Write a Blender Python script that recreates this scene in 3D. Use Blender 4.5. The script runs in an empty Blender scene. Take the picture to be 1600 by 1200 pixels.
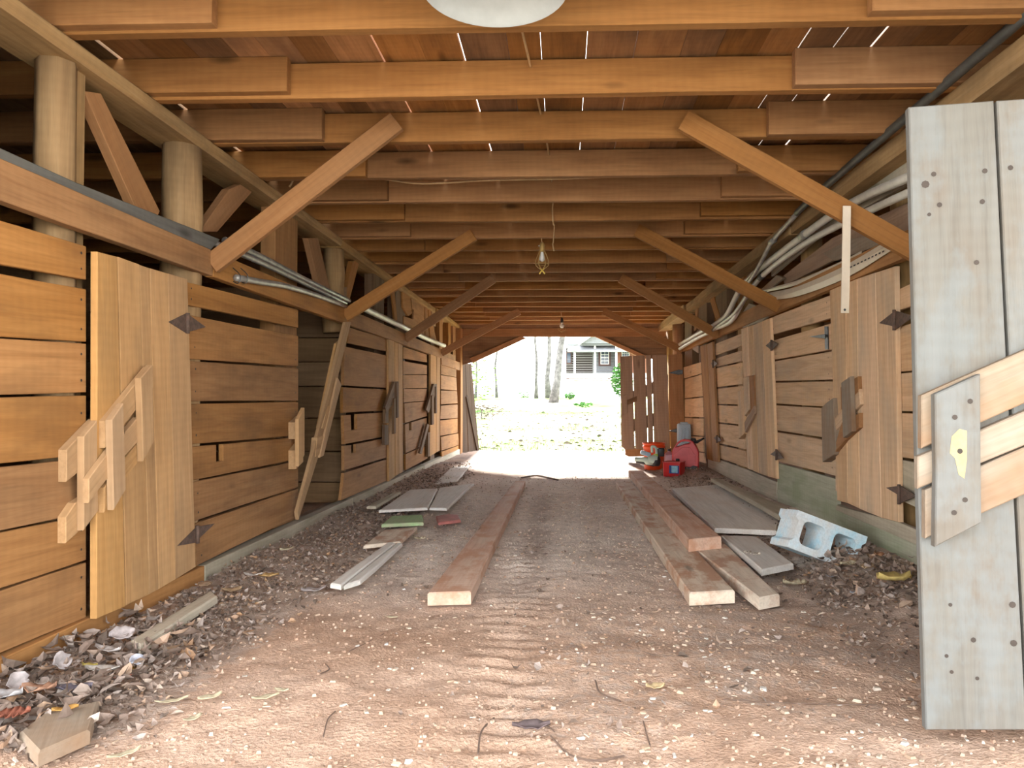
import bpy, bmesh, math, random
import numpy as np
from mathutils import Vector, Matrix
random.seed(7); RNG = np.random.default_rng(7)
S = bpy.context.scene
COL = S.collection

# ------------------------------------------------------------------ camera, sky, exposure
FPX = 1150.0; PCX = 840.0; PCY = 600.0
YAW = math.radians(2.0); PITCH = math.atan(28.0 / FPX); EYE = Vector((0, 0, 0.85))
cam = bpy.data.cameras.new('camera'); camo = bpy.data.objects.new('camera', cam); COL.objects.link(camo)
cam.sensor_fit = 'HORIZONTAL'; cam.sensor_width = 36.0
cam.lens = 36.0 * FPX / 1600.0
cam.shift_x = (800.0 - PCX) / 1600.0
cam.clip_start = 0.05; cam.clip_end = 400
camo.location = EYE
camo.rotation_euler = (math.pi / 2 + PITCH, 0, YAW)
S.camera = camo
S.view_settings.view_transform = 'Standard'; S.view_settings.look = 'None'
S.view_settings.gamma = 1.0; S.view_settings.use_curve_mapping = False
S.view_settings.exposure = 3.5
S.cycles.max_bounces = 14; S.cycles.diffuse_bounces = 8; S.cycles.glossy_bounces = 3
S.cycles.transmission_bounces = 6; S.cycles.transparent_max_bounces = 6
S.cycles.caustics_reflective = False; S.cycles.caustics_refractive = False
S.cycles.sample_clamp_indirect = 6

W = bpy.data.worlds.new('overcast_sky'); S.world = W; W.use_nodes = True
nt = W.node_tree; nt.nodes.clear()
o_ = nt.nodes.new('ShaderNodeOutputWorld'); b_ = nt.nodes.new('ShaderNodeBackground')
tc = nt.nodes.new('ShaderNodeTexCoord'); sx = nt.nodes.new('ShaderNodeSeparateXYZ')
rp = nt.nodes.new('ShaderNodeValToRGB')
rp.color_ramp.elements[0].position = 0.0; rp.color_ramp.elements[0].color = (0.98, 0.97, 0.95, 1)
rp.color_ramp.elements[1].position = 0.7; rp.color_ramp.elements[1].color = (0.86, 0.93, 1.0, 1)
nt.links.new(tc.outputs['Generated'], sx.inputs[0]); nt.links.new(sx.outputs['Z'], rp.inputs[0])
nt.links.new(rp.outputs[0], b_.inputs['Color']); b_.inputs['Strength'].default_value = 1.0
nt.links.new(b_.outputs[0], o_.inputs[0])
sun = bpy.data.lights.new('hazy_sun', 'SUN'); suno = bpy.data.objects.new('hazy_sun', sun); COL.objects.link(suno)
sun.energy = 3.6; sun.angle = math.radians(4); sun.color = (1.0, 0.95, 0.88)
suno.rotation_euler = Vector((0.10, -1.0, -0.50)).to_track_quat('-Z', 'Y').to_euler()   # sun beyond the far opening; the near end lies in open shade
suno.location = (-4, -8, 10)

# ------------------------------------------------------------------ geometry from sight lines
_F = Vector((-math.sin(YAW) * math.cos(PITCH), math.cos(YAW) * math.cos(PITCH), math.sin(PITCH)))
_R = Vector((math.cos(YAW), math.sin(YAW), 0)); _U = _R.cross(_F)
def ray(px, py): return _F + _R * ((px - PCX) / FPX) - _U * ((py - PCY) / FPX)
def on_x(px, py, X): d = ray(px, py); return EYE + d * (X / d.x)
def on_y(px, py, Y): d = ray(px, py); return EYE + d * (Y / d.y)
def on_z(px, py, Z): d = ray(px, py); return EYE + d * ((Z - EYE.z) / d.z)
def on_plane(px, py, p, n): d = ray(px, py); return EYE + d * ((p - EYE).dot(n) / d.dot(n))

# ------------------------------------------------------------------ objects
def world(o):
    m = o.matrix_basis.copy()
    while o.parent:
        o = o.parent; m = o.matrix_basis @ m
    return m
def link(name, me, mat, parent=None, M=None):
    o = bpy.data.objects.new(name, me); COL.objects.link(o)
    if mat is not None and len(me.materials) == 0: me.materials.append(mat)
    M = M or Matrix()
    if parent is not None:
        o.parent = parent; o.matrix_basis = world(parent).inverted() @ M
    else: o.matrix_basis = M
    return o
def tag(o, label=None, cat=None, group=None, kind=None):
    if label: o['label'] = label
    if cat: o['category'] = cat
    if group: o['group'] = group
    if kind: o['kind'] = kind
    return o
def empty(name, loc, label=None, cat=None, group=None, kind=None, rz=0.0):
    o = bpy.data.objects.new(name, None); COL.objects.link(o)
    o.matrix_basis = Matrix.Translation(Vector(loc)) @ Matrix.Rotation(rz, 4, 'Z')
    o.empty_display_size = 0.1
    return tag(o, label, cat, group, kind)
def bm_link(name, bm, mat, parent=None, M=None, smooth=False):
    bmesh.ops.recalc_face_normals(bm, faces=bm.faces[:])
    me = bpy.data.meshes.new(name); bm.to_mesh(me); bm.free()
    if smooth:
        for p in me.polygons: p.use_smooth = True
    return link(name, me, mat, parent, M)
def frame(o, x, n):
    n = n.normalized(); x = (x - n * x.dot(n)).normalized(); y = n.cross(x)
    M = Matrix((x, y, n)).transposed().to_4x4(); M.translation = o
    return M
def prism(name, parent, mat, pts, thick, axis=None, bevel=0.0025, jit=0.0):
    """flat board: pts is its front outline in the world, thick the vector from the front to the back"""
    pts = [Vector(p) for p in pts]
    c = sum(pts, Vector()) / len(pts)
    if axis is None:
        axis = max(((pts[(i + 1) % len(pts)] - pts[i]) for i in range(len(pts))), key=lambda v: v.length)
    M = frame(c, Vector(axis), -thick); Mi = M.inverted(); t = thick.length
    loc = [Mi @ p for p in pts]
    if jit and len(loc) == 4:
        out = []
        for i in range(4):
            a, b = loc[i], loc[(i + 1) % 4]; out.append(a)
            L = (b - a).length
            if abs((b - a).x) > 0.6 * L and L > 0.25:
                nn = 3 if L > 0.6 else 2
                for k in range(1, nn):
                    q = a.lerp(b, k / nn + random.uniform(-.08, .08)); q.y += random.uniform(-jit, jit); out.append(q)
        loc = out
    bm = bmesh.new()
    f = [bm.verts.new((p.x, p.y, 0)) for p in loc]
    k = [bm.verts.new((p.x, p.y, -t)) for p in loc]
    n = len(loc)
    bm.faces.new(f); bm.faces.new(k[::-1])
    for i in range(n): bm.faces.new((f[i], k[i], k[(i + 1) % n], f[(i + 1) % n]))
    if bevel:
        fs = set(f); es = [e for e in bm.edges if e.verts[0] in fs and e.verts[1] in fs]
        bmesh.ops.recalc_face_normals(bm, faces=bm.faces[:])
        bmesh.ops.bevel(bm, geom=es, offset=bevel, segments=1, affect='EDGES')
    return bm_link(name, bm, mat, parent, M)
def bar(name, parent, mat, p0, p1, w, t, side, bevel=0.003):
    """straight timber from p0 to p1; w across `side`, t across the third direction"""
    p0 = Vector(p0); p1 = Vector(p1); x = (p1 - p0); L = x.length
    s = Vector(side); s = (s - x * (s.dot(x) / x.length_squared)).normalized(); n = x.normalized().cross(s)
    a = p0 + s * (w / 2) + n * (t / 2); b = p1 + s * (w / 2) + n * (t / 2)
    return prism(name, parent, mat, [a, b, b - s * w, a - s * w], -n * t, axis=x, bevel=bevel, jit=0.002)
def tube(name, parent, mat, pts, r, seg=8, wob=0.0, caps=True, along=False):
    pts = [Vector(p) for p in pts]; n = len(pts); M = None
    if along:
        d = pts[-1] - pts[0]; M = frame(pts[0].copy(), d, d.orthogonal()); Mi = M.inverted(); pts = [Mi @ p for p in pts]
    rs = r if isinstance(r, (list, tuple)) else [r] * n
    bm = bmesh.new(); rings = []; up = None
    for i, p in enumerate(pts):
        d = (pts[min(i + 1, n - 1)] - pts[max(i - 1, 0)]).normalized()
        if up is None: up = d.orthogonal().normalized()
        up = (up - d * up.dot(d)).normalized(); v = d.cross(up)
        rings.append([bm.verts.new(p + (up * math.cos(2 * math.pi * k / seg) + v * math.sin(2 * math.pi * k / seg)) * rs[i] * (1 + random.uniform(-wob, wob))) for k in range(seg)])
    for a, b in zip(rings, rings[1:]):
        for k in range(seg): bm.faces.new((a[k], a[(k + 1) % seg], b[(k + 1) % seg], b[k]))
    if caps: bm.faces.new(rings[0][::-1]); bm.faces.new(rings[-1])
    return bm_link(name, bm, mat, parent, M, smooth=(seg > 5))
def curve(pts, n=24):
    """smooth path through pts (Catmull-Rom)"""
    P = [Vector(p) for p in pts]; P = [P[0] * 2 - P[1]] + P + [P[-1] * 2 - P[-2]]; out = []
    m = max(2, n // (len(P) - 3))
    for i in range(1, len(P) - 2):
        a, b, c, d = P[i - 1], P[i], P[i + 1], P[i + 2]
        for k in range(m):
            t = k / m
            out.append(0.5 * (2 * b + (c - a) * t + (2 * a - 5 * b + 4 * c - d) * t * t + (3 * b - a - 3 * c + d) * t ** 3))
    out.append(P[-2]); return out
def lathe(name, parent, mat, prof, seg=32, M=None, smooth=True):
    bm = bmesh.new(); rings = []
    for r, z in prof:
        rings.append([bm.verts.new((r * math.cos(2 * math.pi * k / seg), r * math.sin(2 * math.pi * k / seg), z)) for k in range(seg)] if r > 1e-5 else [bm.verts.new((0, 0, z))])
    for a, b in zip(rings, rings[1:]):
        for k in range(seg):
            k2 = (k + 1) % seg
            if len(a) == 1 and len(b) > 1: bm.faces.new((a[0], b[k2], b[k]))
            elif len(b) == 1 and len(a) > 1: bm.faces.new((a[k], a[k2], b[0]))
            elif len(a) > 1: bm.faces.new((a[k], a[k2], b[k2], b[k]))
    return bm_link(name, bm, mat, parent, M, smooth)
def rbox(name, parent, mat, size, M, bevel=0.01, seg=3, smooth=True, taper=None):
    bm = bmesh.new(); bmesh.ops.create_cube(bm, size=1.0)
    for v in bm.verts:
        v.co = Vector((v.co.x * size[0], v.co.y * size[1], v.co.z * size[2]))
        if taper and v.co.z > 0: v.co.x *= taper; v.co.y *= taper
    if bevel: bmesh.ops.bevel(bm, geom=bm.edges[:], offset=bevel, segments=seg, profile=0.6, affect='EDGES')
    return bm_link(name, bm, mat, parent, M, smooth and bevel > 0)
def T(x, y, z): return Matrix.Translation((x, y, z))
def raw(name, verts, faces, mat, parent=None, smooth=False, M=None):
    me = bpy.data.meshes.new(name); me.from_pydata([tuple(v) for v in verts], [], [tuple(f) for f in faces]); me.update()
    if smooth:
        me.polygons.foreach_set('use_smooth', [True] * len(me.polygons))
    return link(name, me, mat, parent, M)

# ------------------------------------------------------------------ materials
def new_mat(name):
    m = bpy.data.materials.new(name); m.use_nodes = True
    nt = m.node_tree; return m, nt, nt.nodes, nt.links, nt.nodes['Principled BSDF']
def mixc(N, L, fac, a, b, mode='MIX'):
    n = N.new('ShaderNodeMix'); n.data_type = 'RGBA'; n.blend_type = mode
    for sock, v in ((n.inputs[0], fac), (n.inputs[6], a), (n.inputs[7], b)):
        if hasattr(v, 'is_linked'): L.new(v, sock)
        elif isinstance(v, (int, float)): sock.default_value = v
        else: sock.default_value = (*v[:3], 1)
    return n.outputs[2]
def ramp(N, L, inp, stops):
    r = N.new('ShaderNodeValToRGB'); e = r.color_ramp.elements
    while len(e) < len(stops): e.new(0.5)
    for i, (p, c) in enumerate(stops):
        e[i].position = p; e[i].color = (*(c if hasattr(c, '__len__') else (c, c, c)), 1)
    L.new(inp, r.inputs[0]); return r.outputs[0]
def noise(N, L, vec, scale, detail=3, rough=0.55, dist=0.0):
    n = N.new('ShaderNodeTexNoise'); n.inputs['Scale'].default_value = scale
    n.inputs['Detail'].default_value = detail; n.inputs['Roughness'].default_value = rough; n.inputs['Distortion'].default_value = dist
    L.new(vec, n.inputs['Vector']); return n.outputs['Fac']
def scaled(N, L, vec, s):
    n = N.new('ShaderNodeMapping'); n.vector_type = 'POINT'; n.inputs['Scale'].default_value = s
    L.new(vec, n.inputs['Vector']); return n.outputs[0]
def wood(name, dark, mid, light, stain=(0.1, 0.06, 0.035), stain_amt=0.35, vary=0.22, rough=0.85, knots=0.7, saw=0.02, patch=None, patch_amt=0.0):
    dark = tuple(d * .55 + m_ * .45 for d, m_ in zip(dark, mid)); light = tuple(d * .6 + m_ * .4 for d, m_ in zip(light, mid))
    m, nt, N, L, B = new_mat(name)
    tc = N.new('ShaderNodeTexCoord'); oi = N.new('ShaderNodeObjectInfo')
    off = N.new('ShaderNodeVectorMath'); off.operation = 'SCALE'; off.inputs[0].default_value = (61.0, 37.0, 83.0); L.new(oi.outputs['Random'], off.inputs['Scale'])
    ad = N.new('ShaderNodeVectorMath'); ad.operation = 'ADD'; L.new(tc.outputs['Object'], ad.inputs[0]); L.new(off.outputs[0], ad.inputs[1])
    v = ad.outputs[0]
    g1 = noise(N, L, scaled(N, L, v, (0.9, 13, 13)), 1.6, 4, 0.6, 0.9)
    g2 = noise(N, L, scaled(N, L, v, (3.0, 62, 62)), 1.4, 3, 0.6)
    bl = noise(N, L, scaled(N, L, v, (1.6, 4.0, 4.0)), 1.3, 4, 0.6)
    col = ramp(N, L, g1, [(0.28, dark), (0.5, mid), (0.72, light)])
    fib = ramp(N, L, g2, [(0.25, 0.80), (0.5, 1.0), (0.8, 1.08)])
    col = mixc(N, L, 0.8, col, fib, 'MULTIPLY')
    st = ramp(N, L, bl, [(0.46, 0.0), (0.68, stain_amt)])
    col = mixc(N, L, st, col, stain)
    if patch:
        b2 = noise(N, L, scaled(N, L, v, (2.0, 3.5, 3.5)), 2.1, 5, 0.65)
        pt = ramp(N, L, b2, [(0.47, 0.0), (0.60, patch_amt)])
        col = mixc(N, L, pt, col, patch)
    sw = N.new('ShaderNodeTexWave'); sw.bands_direction = 'X'; sw.inputs['Scale'].default_value = 8; sw.inputs['Distortion'].default_value = 5.0
    sw.inputs['Detail'].default_value = 2; sw.inputs['Detail Scale'].default_value = 0.6; L.new(v, sw.inputs['Vector'])
    col = mixc(N, L, saw, col, sw.outputs['Color'], 'OVERLAY')
    # knots
    vo = N.new('ShaderNodeTexVoronoi'); vo.inputs['Scale'].default_value = 1.0; L.new(scaled(N, L, v, (2.0, 6.5, 6.5)), vo.inputs['Vector'])
    kd = ramp(N, L, vo.outputs['Distance'], [(0.06, 1.0), (0.17, 0.0)])
    sc_ = N.new('ShaderNodeSeparateColor'); L.new(vo.outputs['Color'], sc_.inputs[0])
    ks = ramp(N, L, sc_.outputs[0], [(0.70, 0.0), (0.74, knots)])
    km = N.new('ShaderNodeMath'); km.operation = 'MULTIPLY'; L.new(kd, km.inputs[0]); L.new(ks, km.inputs[1])
    col = mixc(N, L, km.outputs[0], col, tuple(c * 0.35 for c in dark))
    # one tone per board
    hs = N.new('ShaderNodeHueSaturation'); L.new(col, hs.inputs['Color'])
    mr = N.new('ShaderNodeMapRange'); mr.inputs['To Min'].default_value = 1 - vary; mr.inputs['To Max'].default_value = 1 + vary * 0.8; L.new(oi.outputs['Random'], mr.inputs['Value']); L.new(mr.outputs[0], hs.inputs['Value'])
    m2 = N.new('ShaderNodeMath'); m2.operation = 'MULTIPLY_ADD'; m2.inputs[1].default_value = 7.31; m2.inputs[2].default_value = 0; L.new(oi.outputs['Random'], m2.inputs[0])
    fr = N.new('ShaderNodeMath'); fr.operation = 'FRACT'; L.new(m2.outputs[0], fr.inputs[0])
    mr2 = N.new('ShaderNodeMapRange'); mr2.inputs['To Min'].default_value = 0.94; mr2.inputs['To Max'].default_value = 1.10; L.new(fr.outputs[0], mr2.inputs['Value']); L.new(mr2.outputs[0], hs.inputs['Saturation'])
    L.new(hs.outputs[0], B.inputs['Base Color']); B.inputs['Roughness'].default_value = rough
    B.inputs['Specular IOR Level'].default_value = 0.2
    bp = N.new('ShaderNodeBump'); bp.inputs['Strength'].default_value = 0.3; bp.inputs['Distance'].default_value = 0.003; L.new(g2, bp.inputs['Height']); L.new(bp.outputs[0], B.inputs['Normal'])
    return m
def plain(name, col, rough=0.5, metal=0.0, var=0.12, scale=18.0, spec=0.4, trans=0.0, col2=None):
    m, nt, N, L, B = new_mat(name)
    tc = N.new('ShaderNodeTexCoord')
    n = noise(N, L, tc.outputs['Object'], scale, 5, 0.65)
    c2 = col2 or tuple(c * (1 - var * 2.2) for c in col)
    c = ramp(N, L, n, [(0.35, c2), (0.65, col)])
    L.new(c, B.inputs['Base Color']); B.inputs['Roughness'].default_value = rough; B.inputs['Metallic'].default_value = metal
    B.inputs['Specular IOR Level'].default_value = spec; B.inputs['Transmission Weight'].default_value = trans
    bp = N.new('ShaderNodeBump'); bp.inputs['Strength'].default_value = 0.15; bp.inputs['Distance'].default_value = 0.003; L.new(n, bp.inputs['Height']); L.new(bp.outputs[0], B.inputs['Normal'])
    return m
def island(name, stops, rough=0.8):
    """each loose piece of one mesh takes its own tone"""
    m, nt, N, L, B = new_mat(name)
    g = N.new('ShaderNodeNewGeometry'); tc = N.new('ShaderNodeTexCoord')
    c = ramp(N, L, g.outputs['Random Per Island'], stops)
    n = noise(N, L, tc.outputs['Object'], 60, 2)
    c = mixc(N, L, 0.6, c, ramp(N, L, n, [(0.3, 0.6), (0.7, 1.15)]), 'MULTIPLY')
    L.new(c, B.inputs['Base Color']); B.inputs['Roughness'].default_value = rough; B.inputs['Specular IOR Level'].default_value = 0.25
    return m

M_WALL = wood('tan_rough_sawn_wood', (0.219, 0.100, 0.034), (0.353, 0.177, 0.066), (0.437, 0.232, 0.091), stain=(0.167, 0.089, 0.039), stain_amt=0.55, vary=0.16, knots=0.55)
M_DOORW = wood('pale_brown_door_wood', (0.323, 0.177, 0.075), (0.463, 0.270, 0.119), (0.540, 0.328, 0.153), stain=(0.259, 0.166, 0.086), stain_amt=0.5, vary=0.13, knots=0.5)
M_RWALL = wood('dusty_brown_wall_wood', (0.420, 0.265, 0.155), (0.621, 0.420, 0.255), (0.729, 0.521, 0.342), stain=(0.420, 0.342, 0.248), stain_amt=0.55, vary=0.14, knots=0.5)
M_GREY = wood('grey_weathered_wood', (0.291, 0.251, 0.185), (0.450, 0.397, 0.310), (0.568, 0.515, 0.409), stain=(0.265, 0.265, 0.185), stain_amt=0.5, vary=0.15)
M_GREEN = wood('green_stained_sill_wood', (0.265, 0.265, 0.192), (0.409, 0.409, 0.317), (0.529, 0.503, 0.397), stain=(0.265, 0.310, 0.198), stain_amt=0.75, vary=0.1, knots=0.3)
M_JOIST = wood('orange_brown_joist_wood', (0.205, 0.094, 0.033), (0.297, 0.146, 0.056), (0.359, 0.186, 0.074), stain=(0.181, 0.081, 0.030), stain_amt=0.5, vary=0.16, knots=0.9)
M_DECK = wood('red_brown_deck_wood', (0.199, 0.093, 0.036), (0.323, 0.155, 0.061), (0.408, 0.208, 0.085), stain=(0.133, 0.070, 0.036), stain_amt=0.7, vary=0.42)
M_POST = wood('split_log_wood', (0.199, 0.111, 0.048), (0.321, 0.200, 0.089), (0.421, 0.281, 0.142), stain=(0.138, 0.089, 0.044), stain_amt=0.6, vary=0.12)
M_BRACE = wood('warm_brace_wood', (0.228, 0.104, 0.039), (0.303, 0.149, 0.060), (0.349, 0.183, 0.082), stain=(0.214, 0.111, 0.048), stain_amt=0.4, vary=0.12, knots=0.3)
M_LATCH = wood('pale_latch_wood', (0.324, 0.195, 0.102), (0.421, 0.271, 0.148), (0.487, 0.324, 0.187), stain=(0.292, 0.180, 0.099), stain_amt=0.4, vary=0.1, knots=0.3)
M_WHITE = wood('whitish_weathered_door_wood', (0.112, 0.101, 0.084), (0.141, 0.134, 0.118), (0.161, 0.159, 0.147), stain=(0.129, 0.096, 0.068), stain_amt=0.6, vary=0.06, knots=0.5, patch=(0.152, 0.164, 0.164), patch_amt=0.6)
M_BATTEN = wood('tan_batten_wood', (0.196, 0.145, 0.101), (0.246, 0.199, 0.151), (0.296, 0.252, 0.202), stain=(0.224, 0.130, 0.072), stain_amt=0.75, vary=0.12, knots=0.4)
M_DARK = wood('dark_brown_wood', (0.10, 0.06, 0.035), (0.17, 0.105, 0.062), (0.24, 0.155, 0.095), stain=(0.09, 0.05, 0.03), stain_amt=0.6, vary=0.15)
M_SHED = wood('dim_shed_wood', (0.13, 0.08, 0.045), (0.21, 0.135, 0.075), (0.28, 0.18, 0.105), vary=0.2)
M_ENDDOOR = wood('brown_end_door_wood', (0.204, 0.132, 0.090), (0.312, 0.210, 0.144), (0.396, 0.288, 0.210), stain=(0.240, 0.180, 0.144), stain_amt=0.5, vary=0.12)
M_ENDORANGE = wood('orange_end_door_wood', (0.24, 0.125, 0.06), (0.33, 0.175, 0.09), (0.39, 0.225, 0.12), vary=0.1)
M_FLOORBOARD = wood('grey_floor_board_wood', (0.48, 0.40, 0.31), (0.66, 0.57, 0.46), (0.76, 0.67, 0.56), stain=(0.52, 0.35, 0.25), stain_amt=0.5, vary=0.08, patch=(0.44, 0.25, 0.16), patch_amt=0.85)
M_DIRTBOARD = wood('dirt_covered_plank_wood', (0.42, 0.27, 0.195), (0.60, 0.40, 0.305), (0.70, 0.53, 0.42), stain=(0.70, 0.60, 0.49), stain_amt=0.45, vary=0.08, patch=(0.50, 0.28, 0.18), patch_amt=0.8)
M_PANEL = wood('grey_board_panel', (0.53, 0.51, 0.47), (0.68, 0.66, 0.62), (0.75, 0.73, 0.69), stain=(0.56, 0.46, 0.38), stain_amt=0.4, vary=0.1, knots=0.0)
M_GREENP = wood('green_painted_board', (0.22, 0.34, 0.18), (0.33, 0.46, 0.25), (0.42, 0.52, 0.32), stain=(0.36, 0.33, 0.25), stain_amt=0.9, vary=0.05, knots=0.0)
M_RUST = plain('rusty_iron', (0.16, 0.10, 0.075), 0.75, 0.3, 0.35, 35, col2=(0.075, 0.055, 0.045))
M_IRON = plain('dark_iron', (0.09, 0.09, 0.09), 0.5, 0.8, 0.3, 30)
M_ZINC = plain('grey_zinc_conduit', (0.42, 0.41, 0.38), 0.45, 0.35, 0.2, 14)
M_PVC = plain('white_pvc_pipe', (0.62, 0.60, 0.53), 0.45, 0.0, 0.1, 9)
M_BLACKP = plain('black_pipe', (0.075, 0.075, 0.07), 0.5, 0.0, 0.2, 9)
M_GREYB = wood('slate_grey_board', (0.08, 0.078, 0.07), (0.115, 0.112, 0.10), (0.15, 0.145, 0.135), vary=0.1, stain=(0.18, 0.17, 0.15))
M_VINYL = plain('cream_vinyl', (0.66, 0.57, 0.44), 0.5, 0.0, 0.06, 6)
M_CABLE = plain('tan_cable', (0.55, 0.36, 0.18), 0.6)
M_SHADE = plain('grey_enamel', (0.40, 0.42, 0.41), 0.4, 0.0, 0.08, 6)
M_BLACK = plain('black_plastic', (0.02, 0.02, 0.022), 0.45)
M_NAIL = plain('nail_iron', (0.05, 0.038, 0.03), 0.7, 0.2)

# ------------------------------------------------------------------ ground
def vnoise(x, y, seed):
    """smooth value noise on arrays"""
    g = np.random.default_rng(seed).random((128, 128))
    xi = np.floor(x).astype(int); yi = np.floor(y).astype(int); fx = x - xi; fy = y - yi
    fx = fx * fx * (3 - 2 * fx); fy = fy * fy * (3 - 2 * fy)
    a = g[xi % 128, yi % 128]; b = g[(xi + 1) % 128, yi % 128]; c = g[xi % 128, (yi + 1) % 128]; d = g[(xi + 1) % 128, (yi + 1) % 128]
    return (a * (1 - fx) + b * fx) * (1 - fy) + (c * (1 - fx) + d * fx) * fy
def sst(a, b, x):
    t = np.clip((x - a) / (b - a), 0, 1); return t * t * (3 - 2 * t)
def hill(x, y):
    return 0.040 * np.clip(y - 13.5, 0, 26) + 0.012 * np.clip(y - 39, 0, 40) + 0.02 * np.clip(-x - 6, 0, 20) * sst(14, 24, y)
def track(x, y):
    c = -0.22 + 0.05 * np.sin(y * 0.9)
    return np.exp(-((x - c) / 0.13) ** 2) * sst(1.2, 2.0, y) * (1 - sst(4.2, 5.5, y))
def floor_h(x, y):
    x = np.asarray(x, float); y = np.asarray(y, float)
    h = 0.030 * (vnoise(x * 1.3 + 9, y * 1.3, 1) - .5) + 0.016 * (vnoise(x * 4 + 3, y * 4, 2) - .5) + 0.010 * (vnoise(x * 13, y * 13, 3) - .5) + 0.006 * (vnoise(x * 37, y * 37, 4) - .5)
    inb = sst(1.2, 2.2, y) * (1 - sst(11, 12.5, y))
    h = h + 0.075 * sst(1.05, 1.6, x) * sst(2.2, 3.2, y) * (1 - sst(11.5, 13, y))
    h = h + 0.022 * sst(1.05, 1.55, -x) * inb
    tr = track(x, y)
    h = h + tr * (0.008 * np.sin(y * 66 + 14 * np.abs(x + 0.22) + 3 * vnoise(x * 6, y * 6, 7)) * (.35 + vnoise(x * 9, y * 5, 8)) - 0.010)
    return h - 0.008 + hill(x, y)
def litter(x, y):
    """how thick the dead leaves and crumbs lie"""
    d = sst(0.98, 1.28, -x) * sst(1.7, 2.0, y) * (1 - sst(8.0, 10.5, y))
    d = np.maximum(d, 0.42 * np.exp(-((x + 0.17) / 0.12) ** 2) * sst(2.9, 3.4, y) * (1 - sst(6.0, 8, y)))
    d = np.maximum(d, 0.30 * np.exp(-((x + 0.82) / 0.13) ** 2) * sst(2.9, 3.4, y) * (1 - sst(6.0, 7, y)))
    d = np.maximum(d, 0.95 * sst(0.95, 1.2, x) * sst(2.75, 3.1, y) * (1 - sst(4.3, 4.9, y)))
    d = np.maximum(d, 0.55 * sst(0.95, 1.3, x) * sst(4.3, 4.9, y) * (1 - sst(9, 10.5, y)))
    d = np.maximum(d, 0.40 * sst(0.25, 0.6, x) * (1 - sst(1.3, 1.6, x)) * sst(1.9, 2.3, y) * (1 - sst(3.2, 3.7, y)))
    d = np.maximum(d, 0.25 * np.exp(-((x - 0.12) / 0.3) ** 2) * sst(1.7, 2.0, y) * (1 - sst(3.4, 4.2, y)))
    d = np.maximum(d, 0.12 * sst(0.05, 0.2, x) * (1 - sst(0.4, 0.5, x)) * sst(3, 3.6, y) * (1 - sst(7, 8.6, y)))
    n = vnoise(x * 3.1 + 5, y * 3.1, 11) * 0.6 + vnoise(x * 9, y * 9, 12) * 0.4
    return d * sst(0.22, 0.62, n + 0.28 * d)
def grid_mesh(name, xs, ys, hf, mat):
    X, Y = np.meshgrid(xs, ys); Z = hf(X, Y); nx, ny = len(xs), len(ys)
    v = np.stack([X.ravel(), Y.ravel(), Z.ravel()], 1)
    i = (np.arange(ny - 1)[:, None] * nx + np.arange(nx - 1)[None, :]).ravel()
    f = np.stack([i, i + 1, i + nx + 1, i + nx], 1)
    me = bpy.data.meshes.new(name)
    me.vertices.add(len(v)); me.vertices.foreach_set('co', v.ravel())
    me.loops.add(f.size); me.loops.foreach_set('vertex_index', f.ravel())
    me.polygons.add(len(f)); me.polygons.foreach_set('loop_start', np.arange(0, f.size, 4)); me.polygons.foreach_set('loop_total', np.full(len(f), 4))
    me.polygons.foreach_set('use_smooth', np.ones(len(f), bool)); me.update(); me.validate()
    return link(name, me, mat), X.ravel(), Y.ravel()
def clay():
    m, nt, N, L, B = new_mat('red_clay_dirt')
    tc = N.new('ShaderNodeTexCoord'); v = tc.outputs['Object']
    at = N.new('ShaderNodeAttribute'); at.attribute_name = 'litter'
    a2 = N.new('ShaderNodeAttribute'); a2.attribute_name = 'pale'; a3 = N.new('ShaderNodeAttribute'); a3.attribute_name = 'dust_and_light'  # pale: greyer far floor, painted darker to hold back its sun patch
    n1 = noise(N, L, v, 1.7, 5, 0.6); n2 = noise(N, L, v, 14, 5, 0.65); n3 = noise(N, L, v, 90, 3, 0.6)
    c = ramp(N, L, n1, [(0.3, (0.44, 0.285, 0.195)), (0.5, (0.52, 0.36, 0.265)), (0.7, (0.57, 0.415, 0.32))])
    c = mixc(N, L, a3.outputs['Fac'], c, (0.80, 0.72, 0.645)); c = mixc(N, L, a2.outputs['Fac'], c, (0.20, 0.16, 0.145))  # brightens the dim mid aisle, then darkens the sunlit far end
    c = mixc(N, L, 0.75, c, ramp(N, L, n2, [(0.3, 0.68), (0.55, 1.0), (0.75, 1.12)]), 'MULTIPLY')
    c = mixc(N, L, 0.8, c, ramp(N, L, n3, [(0.3, 0.7), (0.5, 1.0), (0.72, 1.15)]), 'MULTIPLY')
    n4 = noise(N, L, v, 26, 6, 0.7)
    ms = N.new('ShaderNodeMath'); ms.operation = 'MULTIPLY_ADD'; L.new(at.outputs['Fac'], ms.inputs[0]); ms.inputs[1].default_value = 0.62; L.new(n4, ms.inputs[2])
    dk = ramp(N, L, ms.outputs[0], [(0.60, 0.0), (0.78, 0.85)])
    c = mixc(N, L, dk, c, (0.42, 0.335, 0.28))
    n5 = noise(N, L, v, 150, 2, 0.5)
    c = mixc(N, L, ramp(N, L, n5, [(0.70, 0.0), (0.75, 0.75)]), c, (0.70, 0.58, 0.46))
    L.new(c, B.inputs['Base Color']); B.inputs['Roughness'].default_value = 0.95; B.inputs['Specular IOR Level'].default_value = 0.1
    ms2 = N.new('ShaderNodeMath'); ms2.operation = 'ADD'; L.new(n2, ms2.inputs[0]); L.new(n3, ms2.inputs[1])
    bp = N.new('ShaderNodeBump'); bp.inputs['Strength'].default_value = 0.6; bp.inputs['Distance'].default_value = 0.012; L.new(ms2.outputs[0], bp.inputs['Height']); L.new(bp.outputs[0], B.inputs['Normal'])
    return m
M_CLAY = clay()
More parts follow.
